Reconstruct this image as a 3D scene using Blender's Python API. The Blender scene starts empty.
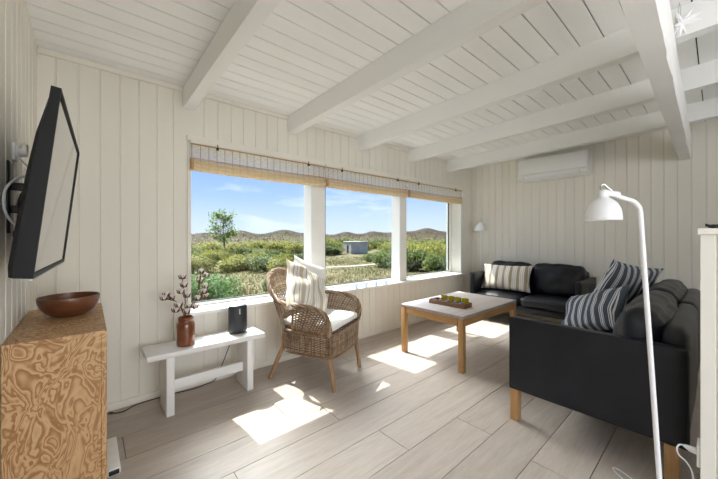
import bpy, bmesh, math, random
from mathutils import Vector, Matrix, noise
random.seed(7)
PI = math.pi
C = bpy.context.scene.collection
sc = bpy.context.scene

# ------------------------------------------------------------------ materials
def new_mat(name):
    m = bpy.data.materials.new(name); m.use_nodes = True
    nt = m.node_tree; b = nt.nodes['Principled BSDF']
    return m, nt, b
def N(nt, t, **kw):
    n = nt.nodes.new(t)
    for k, v in kw.items(): setattr(n, k, v)
    return n
def ramp(nt, fac, stops, interp='LINEAR'):
    r = N(nt, 'ShaderNodeValToRGB'); r.color_ramp.interpolation = interp
    e = r.color_ramp.elements
    while len(e) < len(stops): e.new(0.5)
    for i, (p, c) in enumerate(stops):
        e[i].position = p; e[i].color = (*c, 1) if len(c) == 3 else c
    nt.links.new(fac, r.inputs[0]); return r.outputs[0]
def mix(nt, fac, a, b, mode='MIX'):
    m = N(nt, 'ShaderNodeMix', data_type='RGBA', blend_type=mode)
    for k, v in ((0, fac), (6, a), (7, b)):
        if isinstance(v, (int, float)): m.inputs[k].default_value = v
        elif isinstance(v, tuple): m.inputs[k].default_value = (*v, 1)
        else: nt.links.new(v, m.inputs[k])
    return m.outputs[2]
def coords(nt, scale=(1, 1, 1), rot=(0, 0, 0), kind='Object'):
    t = N(nt, 'ShaderNodeTexCoord'); mp = N(nt, 'ShaderNodeMapping')
    mp.inputs['Scale'].default_value = scale; mp.inputs['Rotation'].default_value = rot
    nt.links.new(t.outputs[kind], mp.inputs[0]); return mp.outputs[0]
def noise_n(nt, vec, scale, detail=3, rough=.5, dist=0):
    n = N(nt, 'ShaderNodeTexNoise'); n.inputs['Scale'].default_value = scale
    n.inputs['Detail'].default_value = detail; n.inputs['Roughness'].default_value = rough
    n.inputs['Distortion'].default_value = dist
    if vec is not None: nt.links.new(vec, n.inputs['Vector'])
    return n.outputs['Fac']
def bump(nt, b, h, strength=.3, dist=.002):
    n = N(nt, 'ShaderNodeBump'); n.inputs['Strength'].default_value = strength
    n.inputs['Distance'].default_value = dist
    nt.links.new(h, n.inputs['Height']); nt.links.new(n.outputs[0], b.inputs['Normal'])
def simple(name, col, rough=.5, metal=0, var=.06, vscale=6, bs=0, bd=.002, bscale=60, spec=.5, vmap=(1, 1, 1)):
    m, nt, b = new_mat(name)
    v = coords(nt, vmap)
    f = noise_n(nt, v, vscale, 4)
    lo = tuple(c * (1 - var) for c in col); hi = tuple(min(1, c * (1 + var)) for c in col)
    nt.links.new(ramp(nt, f, [(.3, lo), (.7, hi)]), b.inputs['Base Color'])
    b.inputs['Roughness'].default_value = rough; b.inputs['Metallic'].default_value = metal
    b.inputs['Specular IOR Level'].default_value = spec
    if bs: bump(nt, b, noise_n(nt, v, bscale, 4), bs, bd)
    return m

M = {}
M['wall'] = simple('cream_painted_boards', (.79, .76, .68), .55, var=.025, vscale=3, bs=.15, bd=.001, bscale=30, vmap=(1, 1, .25), spec=.3)
M['ceiling'] = simple('white_painted_boards', (.92, .92, .905), .6, var=.03, vscale=4, bs=.4, bd=.001, bscale=25, vmap=(.25, 1, 1), spec=.25)
M['beam'] = simple('white_painted_beam', (.87, .865, .84), .55, var=.03, vscale=3, bs=.5, bd=.002, bscale=14, vmap=(1, .3, 1), spec=.3)
M['trim'] = simple('white_gloss_paint', (.84, .83, .79), .35, var=.015)
M['cream_trim'] = simple('cream_gloss_paint', (.80, .765, .68), .4, var=.02)
M['white_paint'] = simple('white_furniture_paint', (.80, .795, .78), .4, var=.04, vscale=5, bs=.2, bd=.0008, bscale=20, vmap=(.3, 1, 1))
M['white_metal'] = simple('white_enamel', (.80, .80, .80), .3, var=.01)
M['white_plastic'] = simple('white_plastic', (.82, .82, .80), .4, var=.01)
M['black_plastic'] = simple('black_plastic', (.012, .012, .013), .35, var=.1)
M['matte_black'] = simple('matte_black_plastic', (.010, .010, .011), .5, spec=.22)
M['black_rubber'] = simple('black_rubber', (.02, .02, .02), .6)
M['steel'] = simple('brushed_steel', (.5, .5, .5), .35, 1)
M['dark_metal'] = simple('dark_bracket_metal', (.03, .03, .03), .45, .6)
M['white_fabric'] = simple('white_cotton', (.82, .81, .77), .9, var=.03, bs=.35, bd=.001, bscale=250, spec=.1)
M['speaker'] = simple('charcoal_speaker_grille', (.022, .024, .03), .5, var=.2, vscale=400, bs=.6, bd=.0006, bscale=500)
M['concrete'] = simple('grey_bunker_concrete', (0.336, 0.320, 0.296), .9, var=.2, vscale=2, bs=.4, bd=.02, bscale=8)
M['dark_hole'] = simple('painted_opening_shade', (.10, .095, .09), .9)  # dark colour standing for the shade in the hut opening
M['bark'] = simple('grey_brown_bark', (.16, .11, .07), .9, var=.3, vscale=12)
M['cotton'] = simple('raw_cotton', (.74, .68, .63), .95, var=.04, bs=.5, bd=.003, bscale=120, spec=.1)
M['husk'] = simple('dark_cotton_husk', (.12, .055, .035), .8, var=.3, vscale=60)
M['paper'] = simple('white_star_paper', (.86, .86, .86), .7, var=.01)
M['candle'] = simple('pale_candle_wax', (.75, .7, .55), .5)
M['pebble'] = simple('blue_grey_pebble', (.16, .17, .24), .55, var=.4, vscale=40)
M['black_iron'] = simple('black_iron', (.02, .018, .017), .5, .3, var=.3, vscale=40)
M['cord_white'] = simple('white_cord', (.8, .8, .79), .45)

def leather():
    m, nt, b = new_mat('black_leather')
    v = coords(nt)
    f = noise_n(nt, v, 5, 3)
    nt.links.new(ramp(nt, f, [(.3, (.007, .008, .011)), (.75, (.014, .016, .022))]), b.inputs['Base Color'])
    b.inputs['Roughness'].default_value = .40
    b.inputs['Specular IOR Level'].default_value = .36
    h1 = noise_n(nt, v, 240, 2); h2 = noise_n(nt, v, 9, 3, .6, .6)
    mm = N(nt, 'ShaderNodeMath', operation='MULTIPLY_ADD'); mm.inputs[1].default_value = .12
    nt.links.new(h1, mm.inputs[0]); nt.links.new(h2, mm.inputs[2])
    bump(nt, b, mm.outputs[0], .35, .006)
    return m
M['leather'] = leather()

def wood(name, c1, c2, axis='X', rough=.45, scale=1, streak=14):
    m, nt, b = new_mat(name)
    s = {'X': (1.2, streak, streak), 'Y': (streak, 1.2, streak), 'Z': (streak, streak, 1.2)}[axis]
    v = coords(nt, tuple(q * scale for q in s))
    f = noise_n(nt, v, 2.2, 6, .6, .8)
    f2 = noise_n(nt, v, 9, 3)
    c = ramp(nt, f, [(.3, c1), (.55, tuple((a + d) / 2 for a, d in zip(c1, c2))), (.75, c2)])
    c = mix(nt, .25, c, ramp(nt, f2, [(.35, tuple(q * .7 for q in c1)), (.65, c2)]))
    nt.links.new(c, b.inputs['Base Color']); b.inputs['Roughness'].default_value = rough
    bump(nt, b, f2, .12, .001)
    return m
M['oak'] = wood('honey_oak', (.36, .185, .065), (.55, .32, .135), 'Z')
M['oak_x'] = wood('honey_oak_rails', (.36, .185, .065), (.55, .32, .135), 'X')
M['oak_y'] = wood('honey_oak_side_rails', (.36, .185, .065), (.55, .32, .135), 'Y')
M['washed'] = wood('whitewashed_table_top', (.32, .275, .25), (.48, .43, .40), 'X', .42)
M['tray_wood'] = wood('brown_tray_wood', (.12, .055, .025), (.30, .15, .07), 'Y', .5)
M['bowl_wood'] = wood('dark_turned_wood', (.085, .028, .012), (.21, .075, .030), 'X', .32, streak=5)

def floor_mat():
    m, nt, b = new_mat('washed_oak_planks')
    g = N(nt, 'ShaderNodeNewGeometry')
    # every plank is an island of its own with its own tone and grain offset
    v = coords(nt, (1.1, 9, 9))
    off = N(nt, 'ShaderNodeVectorMath', operation='ADD')
    mul = N(nt, 'ShaderNodeMath', operation='MULTIPLY'); mul.inputs[1].default_value = 37
    nt.links.new(g.outputs['Random Per Island'], mul.inputs[0])
    nt.links.new(v, off.inputs[0]); nt.links.new(mul.outputs[0], off.inputs[1])
    f = noise_n(nt, off.outputs[0], 1.6, 6, .62, 1.1)
    f2 = noise_n(nt, off.outputs[0], 9, 4, .6)
    c = ramp(nt, f, [(.25, (0.383, 0.318, 0.265)), (.5, (0.470, 0.405, 0.348)), (.75, (0.539, 0.479, 0.422))])
    c = mix(nt, .3, c, ramp(nt, f2, [(.35, (0.392, 0.331, 0.278)), (.65, (0.539, 0.483, 0.426))]))
    t = ramp(nt, g.outputs['Random Per Island'], [(0, (.90, .90, .90)), (1, (1.04, 1.04, 1.04))])
    c = mix(nt, 1.0, c, t, 'MULTIPLY')
    nt.links.new(c, b.inputs['Base Color'])
    b.inputs['Roughness'].default_value = .42; b.inputs['Specular IOR Level'].default_value = .35
    bump(nt, b, f2, .1, .001)
    return m
M['floor'] = floor_mat()
M['gap'] = simple('dark_joint', (.10, .08, .06), .8)

def plywood():
    m, nt, b = new_mat('flamed_pine_plywood')
    # rotary-cut pine: slow noise read as contour lines
    v = coords(nt, (1.25, 1.1, .62))
    f = noise_n(nt, v, 8.5, 2.6, .55, 1.1)
    v2 = coords(nt, (10, 10, 3))
    fine = noise_n(nt, v2, 6, 4, .6)
    mu = N(nt, 'ShaderNodeMath', operation='MULTIPLY'); mu.inputs[1].default_value = 11
    nt.links.new(f, mu.inputs[0])
    ad = N(nt, 'ShaderNodeMath', operation='MULTIPLY_ADD'); ad.inputs[1].default_value = .45
    nt.links.new(fine, ad.inputs[0]); nt.links.new(mu.outputs[0], ad.inputs[2])
    fr = N(nt, 'ShaderNodeMath', operation='FRACT'); nt.links.new(ad.outputs[0], fr.inputs[0])
    c = ramp(nt, fr.outputs[0], [(0, (.62, .42, .23)), (.30, (.56, .35, .17)), (.58, (.37, .19, .07)), (.80, (.29, .125, .04)), (.93, (.54, .33, .16)), (1, (.62, .42, .23))])
    v3 = coords(nt, (1, 1, .4))
    blot = noise_n(nt, v3, 2.2, 2)
    c = mix(nt, ramp(nt, blot, [(.35, (0, 0, 0)), (.75, (.35, .35, .35))]), c, (.46, .26, .11))
    nt.links.new(c, b.inputs['Base Color']); b.inputs['Roughness'].default_value = .5
    return m
M['ply'] = plywood()

def stripes(name, axis, period, stops, rough=.9):
    """stops: constant ramp across one period, along one object axis"""
    m, nt, b = new_mat(name)
    v = coords(nt)
    w = noise_n(nt, v, 7, 2)
    s = N(nt, 'ShaderNodeSeparateXYZ'); nt.links.new(v, s.inputs[0])
    k = N(nt, 'ShaderNodeMath', operation='MULTIPLY_ADD'); k.inputs[1].default_value = 1 / period; k.inputs[2].default_value = .13 + 10
    nt.links.new(s.outputs[axis], k.inputs[0])
    wob = N(nt, 'ShaderNodeMath', operation='MULTIPLY_ADD'); wob.inputs[1].default_value = .12
    nt.links.new(w, wob.inputs[0]); nt.links.new(k.outputs[0], wob.inputs[2])
    fr = N(nt, 'ShaderNodeMath', operation='FRACT'); nt.links.new(wob.outputs[0], fr.inputs[0])
    c = ramp(nt, fr.outputs[0], stops, 'CONSTANT')
    th = noise_n(nt, v, 300, 2)
    c = mix(nt, .18, c, ramp(nt, th, [(.3, (.15, .15, .15)), (.7, (.8, .8, .8))]), 'SOFT_LIGHT')
    nt.links.new(c, b.inputs['Base Color']); b.inputs['Roughness'].default_value = rough
    b.inputs['Specular IOR Level'].default_value = .1
    bump(nt, b, th, .3, .001)
    return m
dk = (.095, .108, .130); wt = (.74, .75, .76)
M['slate_stripe'] = stripes('slate_and_white_ticking', 'X', .066, [(0, dk), (.34, wt), (.42, dk), (.50, wt), (.64, dk), (.72, wt), (.80, dk)])
be = (.36, .295, .205); cr = (.74, .71, .65); gr = (.45, .43, .40)
M['beige_stripe'] = stripes('beige_and_cream_stripes', 'X', .095, [(0, be), (.30, cr), (.44, gr), (.5, cr), (.68, gr), (.74, cr), (.90, be)])
M['chair_stripe'] = stripes('oatmeal_striped_linen', 'X', .11, [(0, (.50, .43, .33)), (.22, cr), (.42, (.42, .36, .28)), (.5, cr), (.72, (.36, .33, .29)), (.77, cr), (.90, (.50, .43, .33))])

def wicker():
    m, nt, b = new_mat('brown_woven_rattan')
    g = N(nt, 'ShaderNodeNewGeometry')
    v = coords(nt)
    n = noise_n(nt, v, 28, 3)
    a = N(nt, 'ShaderNodeMath', operation='MULTIPLY_ADD'); a.inputs[1].default_value = .5
    nt.links.new(g.outputs['Random Per Island'], a.inputs[0])
    h = N(nt, 'ShaderNodeMath', operation='MULTIPLY'); h.inputs[1].default_value = .6
    nt.links.new(n, h.inputs[0]); nt.links.new(h.outputs[0], a.inputs[2])
    c = ramp(nt, a.outputs[0], [(.15, (.06, .034, .018)), (.45, (.19, .115, .062)), (.85, (.44, .32, .21))])
    nt.links.new(c, b.inputs['Base Color']); b.inputs['Roughness'].default_value = .5
    return m
M['wicker'] = wicker()
M['rattan_pole'] = wood('bent_rattan_pole', (.22, .12, .055), (.42, .27, .15), 'Z', .4)

def glass_pane():
    m, nt, b = new_mat('window_pane_glass')
    out = nt.nodes['Material Output']
    t = N(nt, 'ShaderNodeBsdfTransparent'); t.inputs[0].default_value = (.96, .98, .97, 1)
    g = N(nt, 'ShaderNodeBsdfGlossy'); g.inputs['Roughness'].default_value = .0
    fr = N(nt, 'ShaderNodeLayerWeight'); fr.inputs[0].default_value = .5
    mr = N(nt, 'ShaderNodeMapRange'); mr.inputs[1].default_value = .3; mr.inputs[3].default_value = .012; mr.inputs[4].default_value = .10
    nt.links.new(fr.outputs['Facing'], mr.inputs[0])
    ms = N(nt, 'ShaderNodeMixShader')
    nt.links.new(mr.outputs[0], ms.inputs[0]); nt.links.new(t.outputs[0], ms.inputs[1]); nt.links.new(g.outputs[0], ms.inputs[2])
    nt.links.new(ms.outputs[0], out.inputs[0]); return m
M['pane'] = glass_pane()
def clear_glass(name, col, rough=0.02, mixf=.75):
    m, nt, b = new_mat(name)
    out = nt.nodes['Material Output']
    t = N(nt, 'ShaderNodeBsdfTransparent'); t.inputs[0].default_value = (*col, 1)
    b.inputs['Base Color'].default_value = (*col, 1); b.inputs['Roughness'].default_value = rough
    ms = N(nt, 'ShaderNodeMixShader'); ms.inputs[0].default_value = mixf
    nt.links.new(b.outputs[0], ms.inputs[1]); nt.links.new(t.outputs[0], ms.inputs[2])
    nt.links.new(ms.outputs[0], out.inputs[0]); return m
M['clear'] = clear_glass('pale_blue_clear_glass', (.70, .80, .95), .05, .30)
M['yellow_glass'] = clear_glass('mustard_yellow_glass', (.50, .41, .03), .15, .25)

def amber():
    m, nt, b = new_mat('amber_brown_glass')
    v = coords(nt); f = noise_n(nt, v, 9, 3)
    nt.links.new(ramp(nt, f, [(.3, (.17, .05, .018)), (.7, (.31, .105, .04))]), b.inputs['Base Color'])
    b.inputs['Roughness'].default_value = .12; b.inputs['Coat Weight'].default_value = .5
    b.inputs['Transmission Weight'].default_value = .15
    return m
M['amber'] = amber()

def blind_fabric(name, a, bcol, tr, sd=.6):
    """woven bamboo: thin slats side to side, cords up and down; light passes between them"""
    m, nt, b = new_mat(name)
    out = nt.nodes['Material Output']
    v = coords(nt)
    s = N(nt, 'ShaderNodeSeparateXYZ'); nt.links.new(v, s.inputs[0])
    def saw(o, k):
        q = N(nt, 'ShaderNodeMath', operation='MULTIPLY'); q.inputs[1].default_value = k
        nt.links.new(s.outputs[o], q.inputs[0])
        f = N(nt, 'ShaderNodeMath', operation='FRACT'); nt.links.new(q.outputs[0], f.inputs[0]); return f.outputs[0]
    vert = ramp(nt, saw('X', 16), [(0, (1, 1, 1)), (.10, (0, 0, 0))], 'CONSTANT')
    hor = ramp(nt, saw('Z', 90), [(0, (1, 1, 1)), (.4, (0, 0, 0))], 'CONSTANT')
    n = noise_n(nt, coords(nt, (30, 1, 180)), 1, 2)
    c = mix(nt, vert, mix(nt, ramp(nt, n, [(.35, (0, 0, 0)), (.65, (1, 1, 1))]), a, bcol), tuple(q * sd for q in a))
    nt.links.new(c, b.inputs['Base Color']); b.inputs['Roughness'].default_value = .7
    tl = N(nt, 'ShaderNodeBsdfTranslucent'); nt.links.new(c, tl.inputs[0])
    m1 = N(nt, 'ShaderNodeMixShader'); m1.inputs[0].default_value = .5
    nt.links.new(b.outputs[0], m1.inputs[1]); nt.links.new(tl.outputs[0], m1.inputs[2])
    tp = N(nt, 'ShaderNodeBsdfTransparent')
    fac = N(nt, 'ShaderNodeMix', data_type='FLOAT'); fac.inputs[2].default_value = tr; fac.inputs[3].default_value = tr * .35
    nt.links.new(ramp(nt, n, [(.2, (0, 0, 0)), (.8, (1, 1, 1))]), fac.inputs[0])
    m2 = N(nt, 'ShaderNodeMixShader'); nt.links.new(fac.outputs[0], m2.inputs[0])
    nt.links.new(m1.outputs[0], m2.inputs[1]); nt.links.new(tp.outputs[0], m2.inputs[2])
    nt.links.new(m2.outputs[0], out.inputs[0]); return m
M['blind'] = blind_fabric('woven_bamboo_fabric', (.80, .77, .76), (.86, .84, .85), .55, .5)
M['blind_roll'] = blind_fabric('rolled_bamboo_fabric', (.82, .68, .46), (.88, .78, .58), .08, .93)
M['bamboo'] = wood('bamboo_rod', (.35, .19, .08), (.55, .34, .16), 'X')

def leafmat(name, cols):
    m, nt, b = new_mat(name)
    out = nt.nodes['Material Output']
    g = N(nt, 'ShaderNodeNewGeometry')
    n = len(cols)
    c = ramp(nt, g.outputs['Random Per Island'], [(i / max(1, n - 1), q) for i, q in enumerate(cols)])
    nt.links.new(c, b.inputs['Base Color']); b.inputs['Roughness'].default_value = .6; b.inputs['Specular IOR Level'].default_value = .2
    tl = N(nt, 'ShaderNodeBsdfTranslucent'); nt.links.new(c, tl.inputs[0])
    ms = N(nt, 'ShaderNodeMixShader'); ms.inputs[0].default_value = .4
    nt.links.new(b.outputs[0], ms.inputs[1]); nt.links.new(tl.outputs[0], ms.inputs[2])
    nt.links.new(ms.outputs[0], out.inputs[0]); return m
M['leaf_green'] = leafmat('mid_green_leaves', [(0.052, 0.084, 0.021), (0.105, 0.146, 0.035), (0.174, 0.202, 0.056)])
M['leaf_yellow'] = leafmat('yellow_green_leaves', [(0.112, 0.131, 0.023), (0.223, 0.230, 0.039), (0.315, 0.282, 0.066)])
M['leaf_dark'] = leafmat('deep_green_leaves', [(0.041, 0.090, 0.023), (0.081, 0.162, 0.041), (0.153, 0.261, 0.072)])
M['tree_leaf'] = leafmat('fresh_green_tree_leaves', [(.10, .17, .04), (.20, .28, .07), (.30, .36, .10)])
M['heather'] = leafmat('brown_heather_scrub', [(0.047, 0.039, 0.020), (0.085, 0.066, 0.039), (0.096, 0.090, 0.039)])
M['grassblade'] = leafmat('dry_green_grass', [(0.084, 0.087, 0.029), (0.150, 0.133, 0.059), (0.191, 0.158, 0.092)])

def terrain_mat():
    m, nt, b = new_mat('dune_heath_ground')
    v = coords(nt, (1, 1, 1))
    f = noise_n(nt, v, .22, 6, .62, .4); f2 = noise_n(nt, v, 1.9, 5, .65)
    near = ramp(nt, f, [(.36, (0.077, 0.086, 0.031)), (.47, (0.126, 0.113, 0.053)), (.56, (0.171, 0.138, 0.081)), (.68, (0.097, 0.102, 0.041))])
    near = mix(nt, .5, near, ramp(nt, f2, [(.35, (0.061, 0.068, 0.024)), (.65, (0.186, 0.154, 0.097))]))
    f3 = noise_n(nt, v, .035, 6, .6); f4 = noise_n(nt, v, .3, 5, .6)
    far = ramp(nt, f3, [(.38, (0.040, 0.029, 0.021)), (.52, (0.054, 0.040, 0.025)), (.62, (0.034, 0.034, 0.015))])
    far = mix(nt, .45, far, ramp(nt, f4, [(.4, (0.024, 0.021, 0.010)), (.6, (0.069, 0.054, 0.036))]))
    s = N(nt, 'ShaderNodeSeparateXYZ'); nt.links.new(v, s.inputs[0])
    ln = N(nt, 'ShaderNodeVectorMath', operation='LENGTH'); nt.links.new(v, ln.inputs[0])
    mr = N(nt, 'ShaderNodeMapRange'); mr.inputs[1].default_value = 38; mr.inputs[2].default_value = 90
    nt.links.new(ln.outputs['Value'], mr.inputs[0])
    c = mix(nt, mr.outputs[0], near, far)
    nt.links.new(c, b.inputs['Base Color']); b.inputs['Roughness'].default_value = .95; b.inputs['Specular IOR Level'].default_value = .05
    bump(nt, b, f2, .6, .08)
    return m
M['terrain'] = terrain_mat()
M['sand'] = simple('pale_sand', (0.330, 0.300, 0.264), .95, var=.12, vscale=3, bs=.4, bd=.02, bscale=10)

# ------------------------------------------------------------------ mesh helpers
class MB:
    def __init__(s): s.v = []; s.f = []; s.sm = []
    def add(s, vs, fs, smooth=False):
        o = len(s.v); s.v += [tuple(p) for p in vs]
        for f in fs: s.f.append(tuple(i + o for i in f)); s.sm.append(smooth)
    def box(s, x0, y0, z0, x1, y1, z1):
        x0, x1 = sorted((x0, x1)); y0, y1 = sorted((y0, y1)); z0, z1 = sorted((z0, z1))
        vs = [(x0,y0,z0),(x1,y0,z0),(x1,y1,z0),(x0,y1,z0),(x0,y0,z1),(x1,y0,z1),(x1,y1,z1),(x0,y1,z1)]
        s.add(vs, [(0,3,2,1),(4,5,6,7),(0,1,5,4),(1,2,6,5),(2,3,7,6),(3,0,4,7)])
    def bbox(s, x0, y0, z0, x1, y1, z1, r=.004, seg=2, smooth=True):
        """box with rounded edges"""
        bm = bmesh.new()
        bmesh.ops.create_cube(bm, size=1)
        cx, cy, cz = (x0+x1)/2, (y0+y1)/2, (z0+z1)/2
        for v in bm.verts:
            v.co = Vector((cx + v.co.x*abs(x1-x0), cy + v.co.y*abs(y1-y0), cz + v.co.z*abs(z1-z0)))
        bmesh.ops.bevel(bm, geom=bm.edges[:], offset=r, segments=seg, profile=.5, affect='EDGES')
        s.bm(bm, smooth)
    def bm(s, bm, smooth=False):
        bm.verts.index_update()
        s.add([v.co[:] for v in bm.verts], [[v.index for v in f.verts] for f in bm.faces], smooth); bm.free()
    def tube(s, pts, r, n=8, closed=False, smooth=True, caps=True):
        pts = [Vector(p) for p in pts]; rs = r if isinstance(r, (list, tuple)) else [r]*len(pts)
        m = len(pts); rings = []; up = Vector((0, 0, 1)); prev = None
        for i, p in enumerate(pts):
            a = pts[(i-1) % m] if (i > 0 or closed) else p; b = pts[(i+1) % m] if (i < m-1 or closed) else p
            d = (b - a)
            d = d.normalized() if d.length > 1e-9 else Vector((0, 0, 1))
            if prev is None:
                q = up if abs(d.z) < .95 else Vector((1, 0, 0)); x = d.cross(q).normalized()
            else:
                x = prev - d * prev.dot(d)
                x = x.normalized() if x.length > 1e-6 else d.cross(up).normalized()
            prev = x; y = d.cross(x)
            rings.append([p + (x*math.cos(2*PI*k/n) + y*math.sin(2*PI*k/n))*rs[i] for k in range(n)])
        vs = [v for rg in rings for v in rg]; fs = []
        for i in range(m if closed else m-1):
            j = (i+1) % m
            for k in range(n): fs.append((i*n+k, i*n+(k+1) % n, j*n+(k+1) % n, j*n+k))
        if caps and not closed: fs.append(tuple(range(n))[::-1]); fs.append(tuple((m-1)*n+k for k in range(n)))
        s.add(vs, fs, smooth)
    def cyl(s, c, r, h, n=24, r2=None, smooth=True):
        x, y, z = c; s.tube([(x, y, z), (x, y, z+h)], [r, r if r2 is None else r2], n, smooth=smooth)
    def lathe(s, prof, c=(0, 0, 0), n=32, sx=1, sy=1, smooth=True):
        vs = []; fs = []
        for r, z in prof:
            for k in range(n):
                a = 2*PI*k/n; vs.append((c[0]+r*sx*math.cos(a), c[1]+r*sy*math.sin(a), c[2]+z))
        for i in range(len(prof)-1):
            for k in range(n): fs.append((i*n+k, i*n+(k+1) % n, (i+1)*n+(k+1) % n, (i+1)*n+k))
        fs.append(tuple(range(n))[::-1]); fs.append(tuple((len(prof)-1)*n+k for k in range(n)))
        s.add(vs, fs, smooth)
    def prism(s, poly, z0, z1):
        n = len(poly)
        s.add([(x, y, z0) for x, y in poly] + [(x, y, z1) for x, y in poly],
              [tuple(range(n))[::-1], tuple(range(n, 2*n))] + [(i, (i+1) % n, n+(i+1) % n, n+i) for i in range(n)])
    def rbox(s, cx, cy, cz, sx, sy, sz, r, puff=(0, 0, 0), n=14, wr=0, seed=0):
        """soft upholstered block: rounded box whose faces swell by puff and wrinkle by wr"""
        bm = bmesh.new(); bmesh.ops.create_cube(bm, size=2)
        bmesh.ops.subdivide_edges(bm, edges=bm.edges[:], cuts=n, use_grid_fill=True)
        H = Vector((sx/2, sy/2, sz/2))
        for v in bm.verts:
            u = v.co.copy(); p = Vector((u.x*H.x, u.y*H.y, u.z*H.z))
            q = Vector([max(-(H[i]-r), min(H[i]-r, p[i])) for i in range(3)])
            d = p - q
            if d.length > 1e-9: p = q + d.normalized()*min(r, d.length if max(abs(u[0]),abs(u[1]),abs(u[2])) < .999 else r)
            for i in range(3):
                j, k = (i+1) % 3, (i+2) % 3
                w = max(0, 1-u[j]**2)**.7 * max(0, 1-u[k]**2)**.7
                p[i] += puff[i]*w*u[i]
            if wr:
                nn = noise.noise(Vector((p.x*9+seed, p.y*9, p.z*9)))
                p += Vector(u).normalized()*nn*wr
            v.co = p + Vector((cx, cy, cz))
        s.bm(bm, True)
    def build(s, name, m, parent=None, loc=None, rotz=None):
        me = bpy.data.meshes.new(name); me.from_pydata(s.v, [], s.f); me.update()
        me.polygons.foreach_set('use_smooth', s.sm)
        ms = m if isinstance(m, list) else [m]
        for q in ms: me.materials.append(q)
        if any(s.sm):
            try: me.set_sharp_from_angle(angle=math.radians(50))
            except Exception: pass
        o = bpy.data.objects.new(name, me); C.objects.link(o)
        if parent: o.parent = parent
        if loc is not None: o.location = loc
        if rotz is not None: o.rotation_euler.z = rotz
        return o

def tag(o, label=None, cat=None, group=None, kind=None):
    if label: o['label'] = label
    if cat: o['category'] = cat
    if group: o['group'] = group
    if kind: o['kind'] = kind
    return o
def thing(name, loc, label, cat, group=None, rotz=0):
    o = bpy.data.objects.new(name, None); C.objects.link(o); o.empty_display_size = .05
    o.location = loc; o.rotation_euler.z = rotz
    return tag(o, label, cat, group)
def struct(name, mb, m, label=None, **k):
    o = mb.build(name, m, **k); o['kind'] = 'structure'
    if label: o['label'] = label
    return o
def dup(root, loc=None, rotz=None, label=None, group=None, scale=None):
    r = root.copy(); C.objects.link(r)
    if loc is not None: r.location = loc
    if rotz is not None: r.rotation_euler.z = rotz
    if scale is not None: r.scale = scale
    if label: r['label'] = label
    if group: r['group'] = group
    for ch in list(root.children):
        c = ch.copy(); C.objects.link(c); c.parent = r
        for g in ch.children:
            d = g.copy(); C.objects.link(d); d.parent = c
    return r
def spline(pts, n=8, closed=False):
    """Catmull-Rom through the points"""
    P = [Vector(p) for p in pts]; out = []; m = len(P)
    for i in range(m if closed else m-1):
        if closed: a, b, c, d = P[(i-1) % m], P[i], P[(i+1) % m], P[(i+2) % m]
        else: a, b, c, d = P[max(0, i-1)], P[i], P[i+1], P[min(m-1, i+2)]
        for k in range(n):
            t = k/n
            out.append(.5*((2*b) + (c-a)*t + (2*a-5*b+4*c-d)*t*t + (3*b-a-3*c+d)*t**3))
    if not closed: out.append(P[-1])
    return out

# ------------------------------------------------------------------ room
XL, XR, YW, YB = -.235, 4.93, 2.74, -3.2
YO = 2.985                                            # outer face of the window wall
def ceil_z(y): return 2.36 + .02*(YW - y)
def boards(mb, p0, d, u0, u1, z0, z1, nrm, thick, pitch=.108, phase=.062, g=.005, topf=None):
    """boarded panel with V grooves: p0 + d*u, front face towards nrm"""
    us = [(u0, 0)]
    k = math.ceil((u0 - phase)/pitch)
    while phase + k*pitch < u1:
        q = phase + k*pitch
        if q - g > u0 and q + g < u1: us += [(q-g, 0), (q-.0015, -g*1.3), (q+.0015, -g*1.3), (q+g, 0)]
        k += 1
    us.append((u1, 0))
    d = Vector(d); nrm = Vector(nrm); p0 = Vector(p0); vs = []; n = len(us)
    for z in (z0, z1):
        for u, w in us:
            p = p0 + d*u + nrm*w
            zz = z if (z == z0 or topf is None) else topf(p.y)
            vs.append((p.x, p.y, zz))
    for z in (z0, z1):
        for u in (u1, u0):
            p = p0 + d*u - nrm*thick
            vs.append((p.x, p.y, z if (z == z0 or topf is None) else topf(p.y)))
    fs = [(i, i+1, n+i+1, n+i) for i in range(n-1)]
    a, b, c, e = 2*n, 2*n+1, 2*n+2, 2*n+3             # bottom u1, bottom u0, top u1, top u0
    fs += [(a, b, e, c), (n-1, a, c, 2*n-1), (b, 0, n, e)]
    fs += [tuple(list(range(n))[::-1] + [b, a]), tuple(list(range(n, 2*n)) + [c, e])]
    mb.add(vs, fs)
OX0, OX1, OZ0, OZ1 = .60, 4.56, .605, 1.955           # rough opening of the ribbon window
w = MB()
tf = lambda y: ceil_z(y)
nW = (0, -1, 0); TW = YO - YW
boards(w, (0, YW, 0), (1, 0, 0), XL-.12, OX0, 0, 2.36, nW, TW, topf=tf)
boards(w, (0, YW, 0), (1, 0, 0), OX1, XR+.12, 0, 2.36, nW, TW, topf=tf)
boards(w, (0, YW, 0), (1, 0, 0), OX0, OX1, 0, OZ0-.03, nW, TW)
boards(w, (0, YW, 0), (1, 0, 0), OX0, OX1, OZ1, 2.36, nW, TW, topf=tf)
struct('wall_front', w, M['wall'], 'cream vertical-board wall holding the three-pane window')
LW = (-2.9, -.7)                                      # added side window behind the camera, for fill light
w = MB(); lk = dict(pitch=.125, phase=1.769, g=.011)
boards(w, (XL, 0, 0), (0, 1, 0), LW[1], YW, 0, 2.4, (1, 0, 0), .12, topf=tf, **lk)
boards(w, (XL, 0, 0), (0, 1, 0), YB, LW[0], 0, 2.4, (1, 0, 0), .12, topf=tf, **lk)
boards(w, (XL, 0, 0), (0, 1, 0), LW[0], LW[1], 0, .3, (1, 0, 0), .12, **lk)
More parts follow.
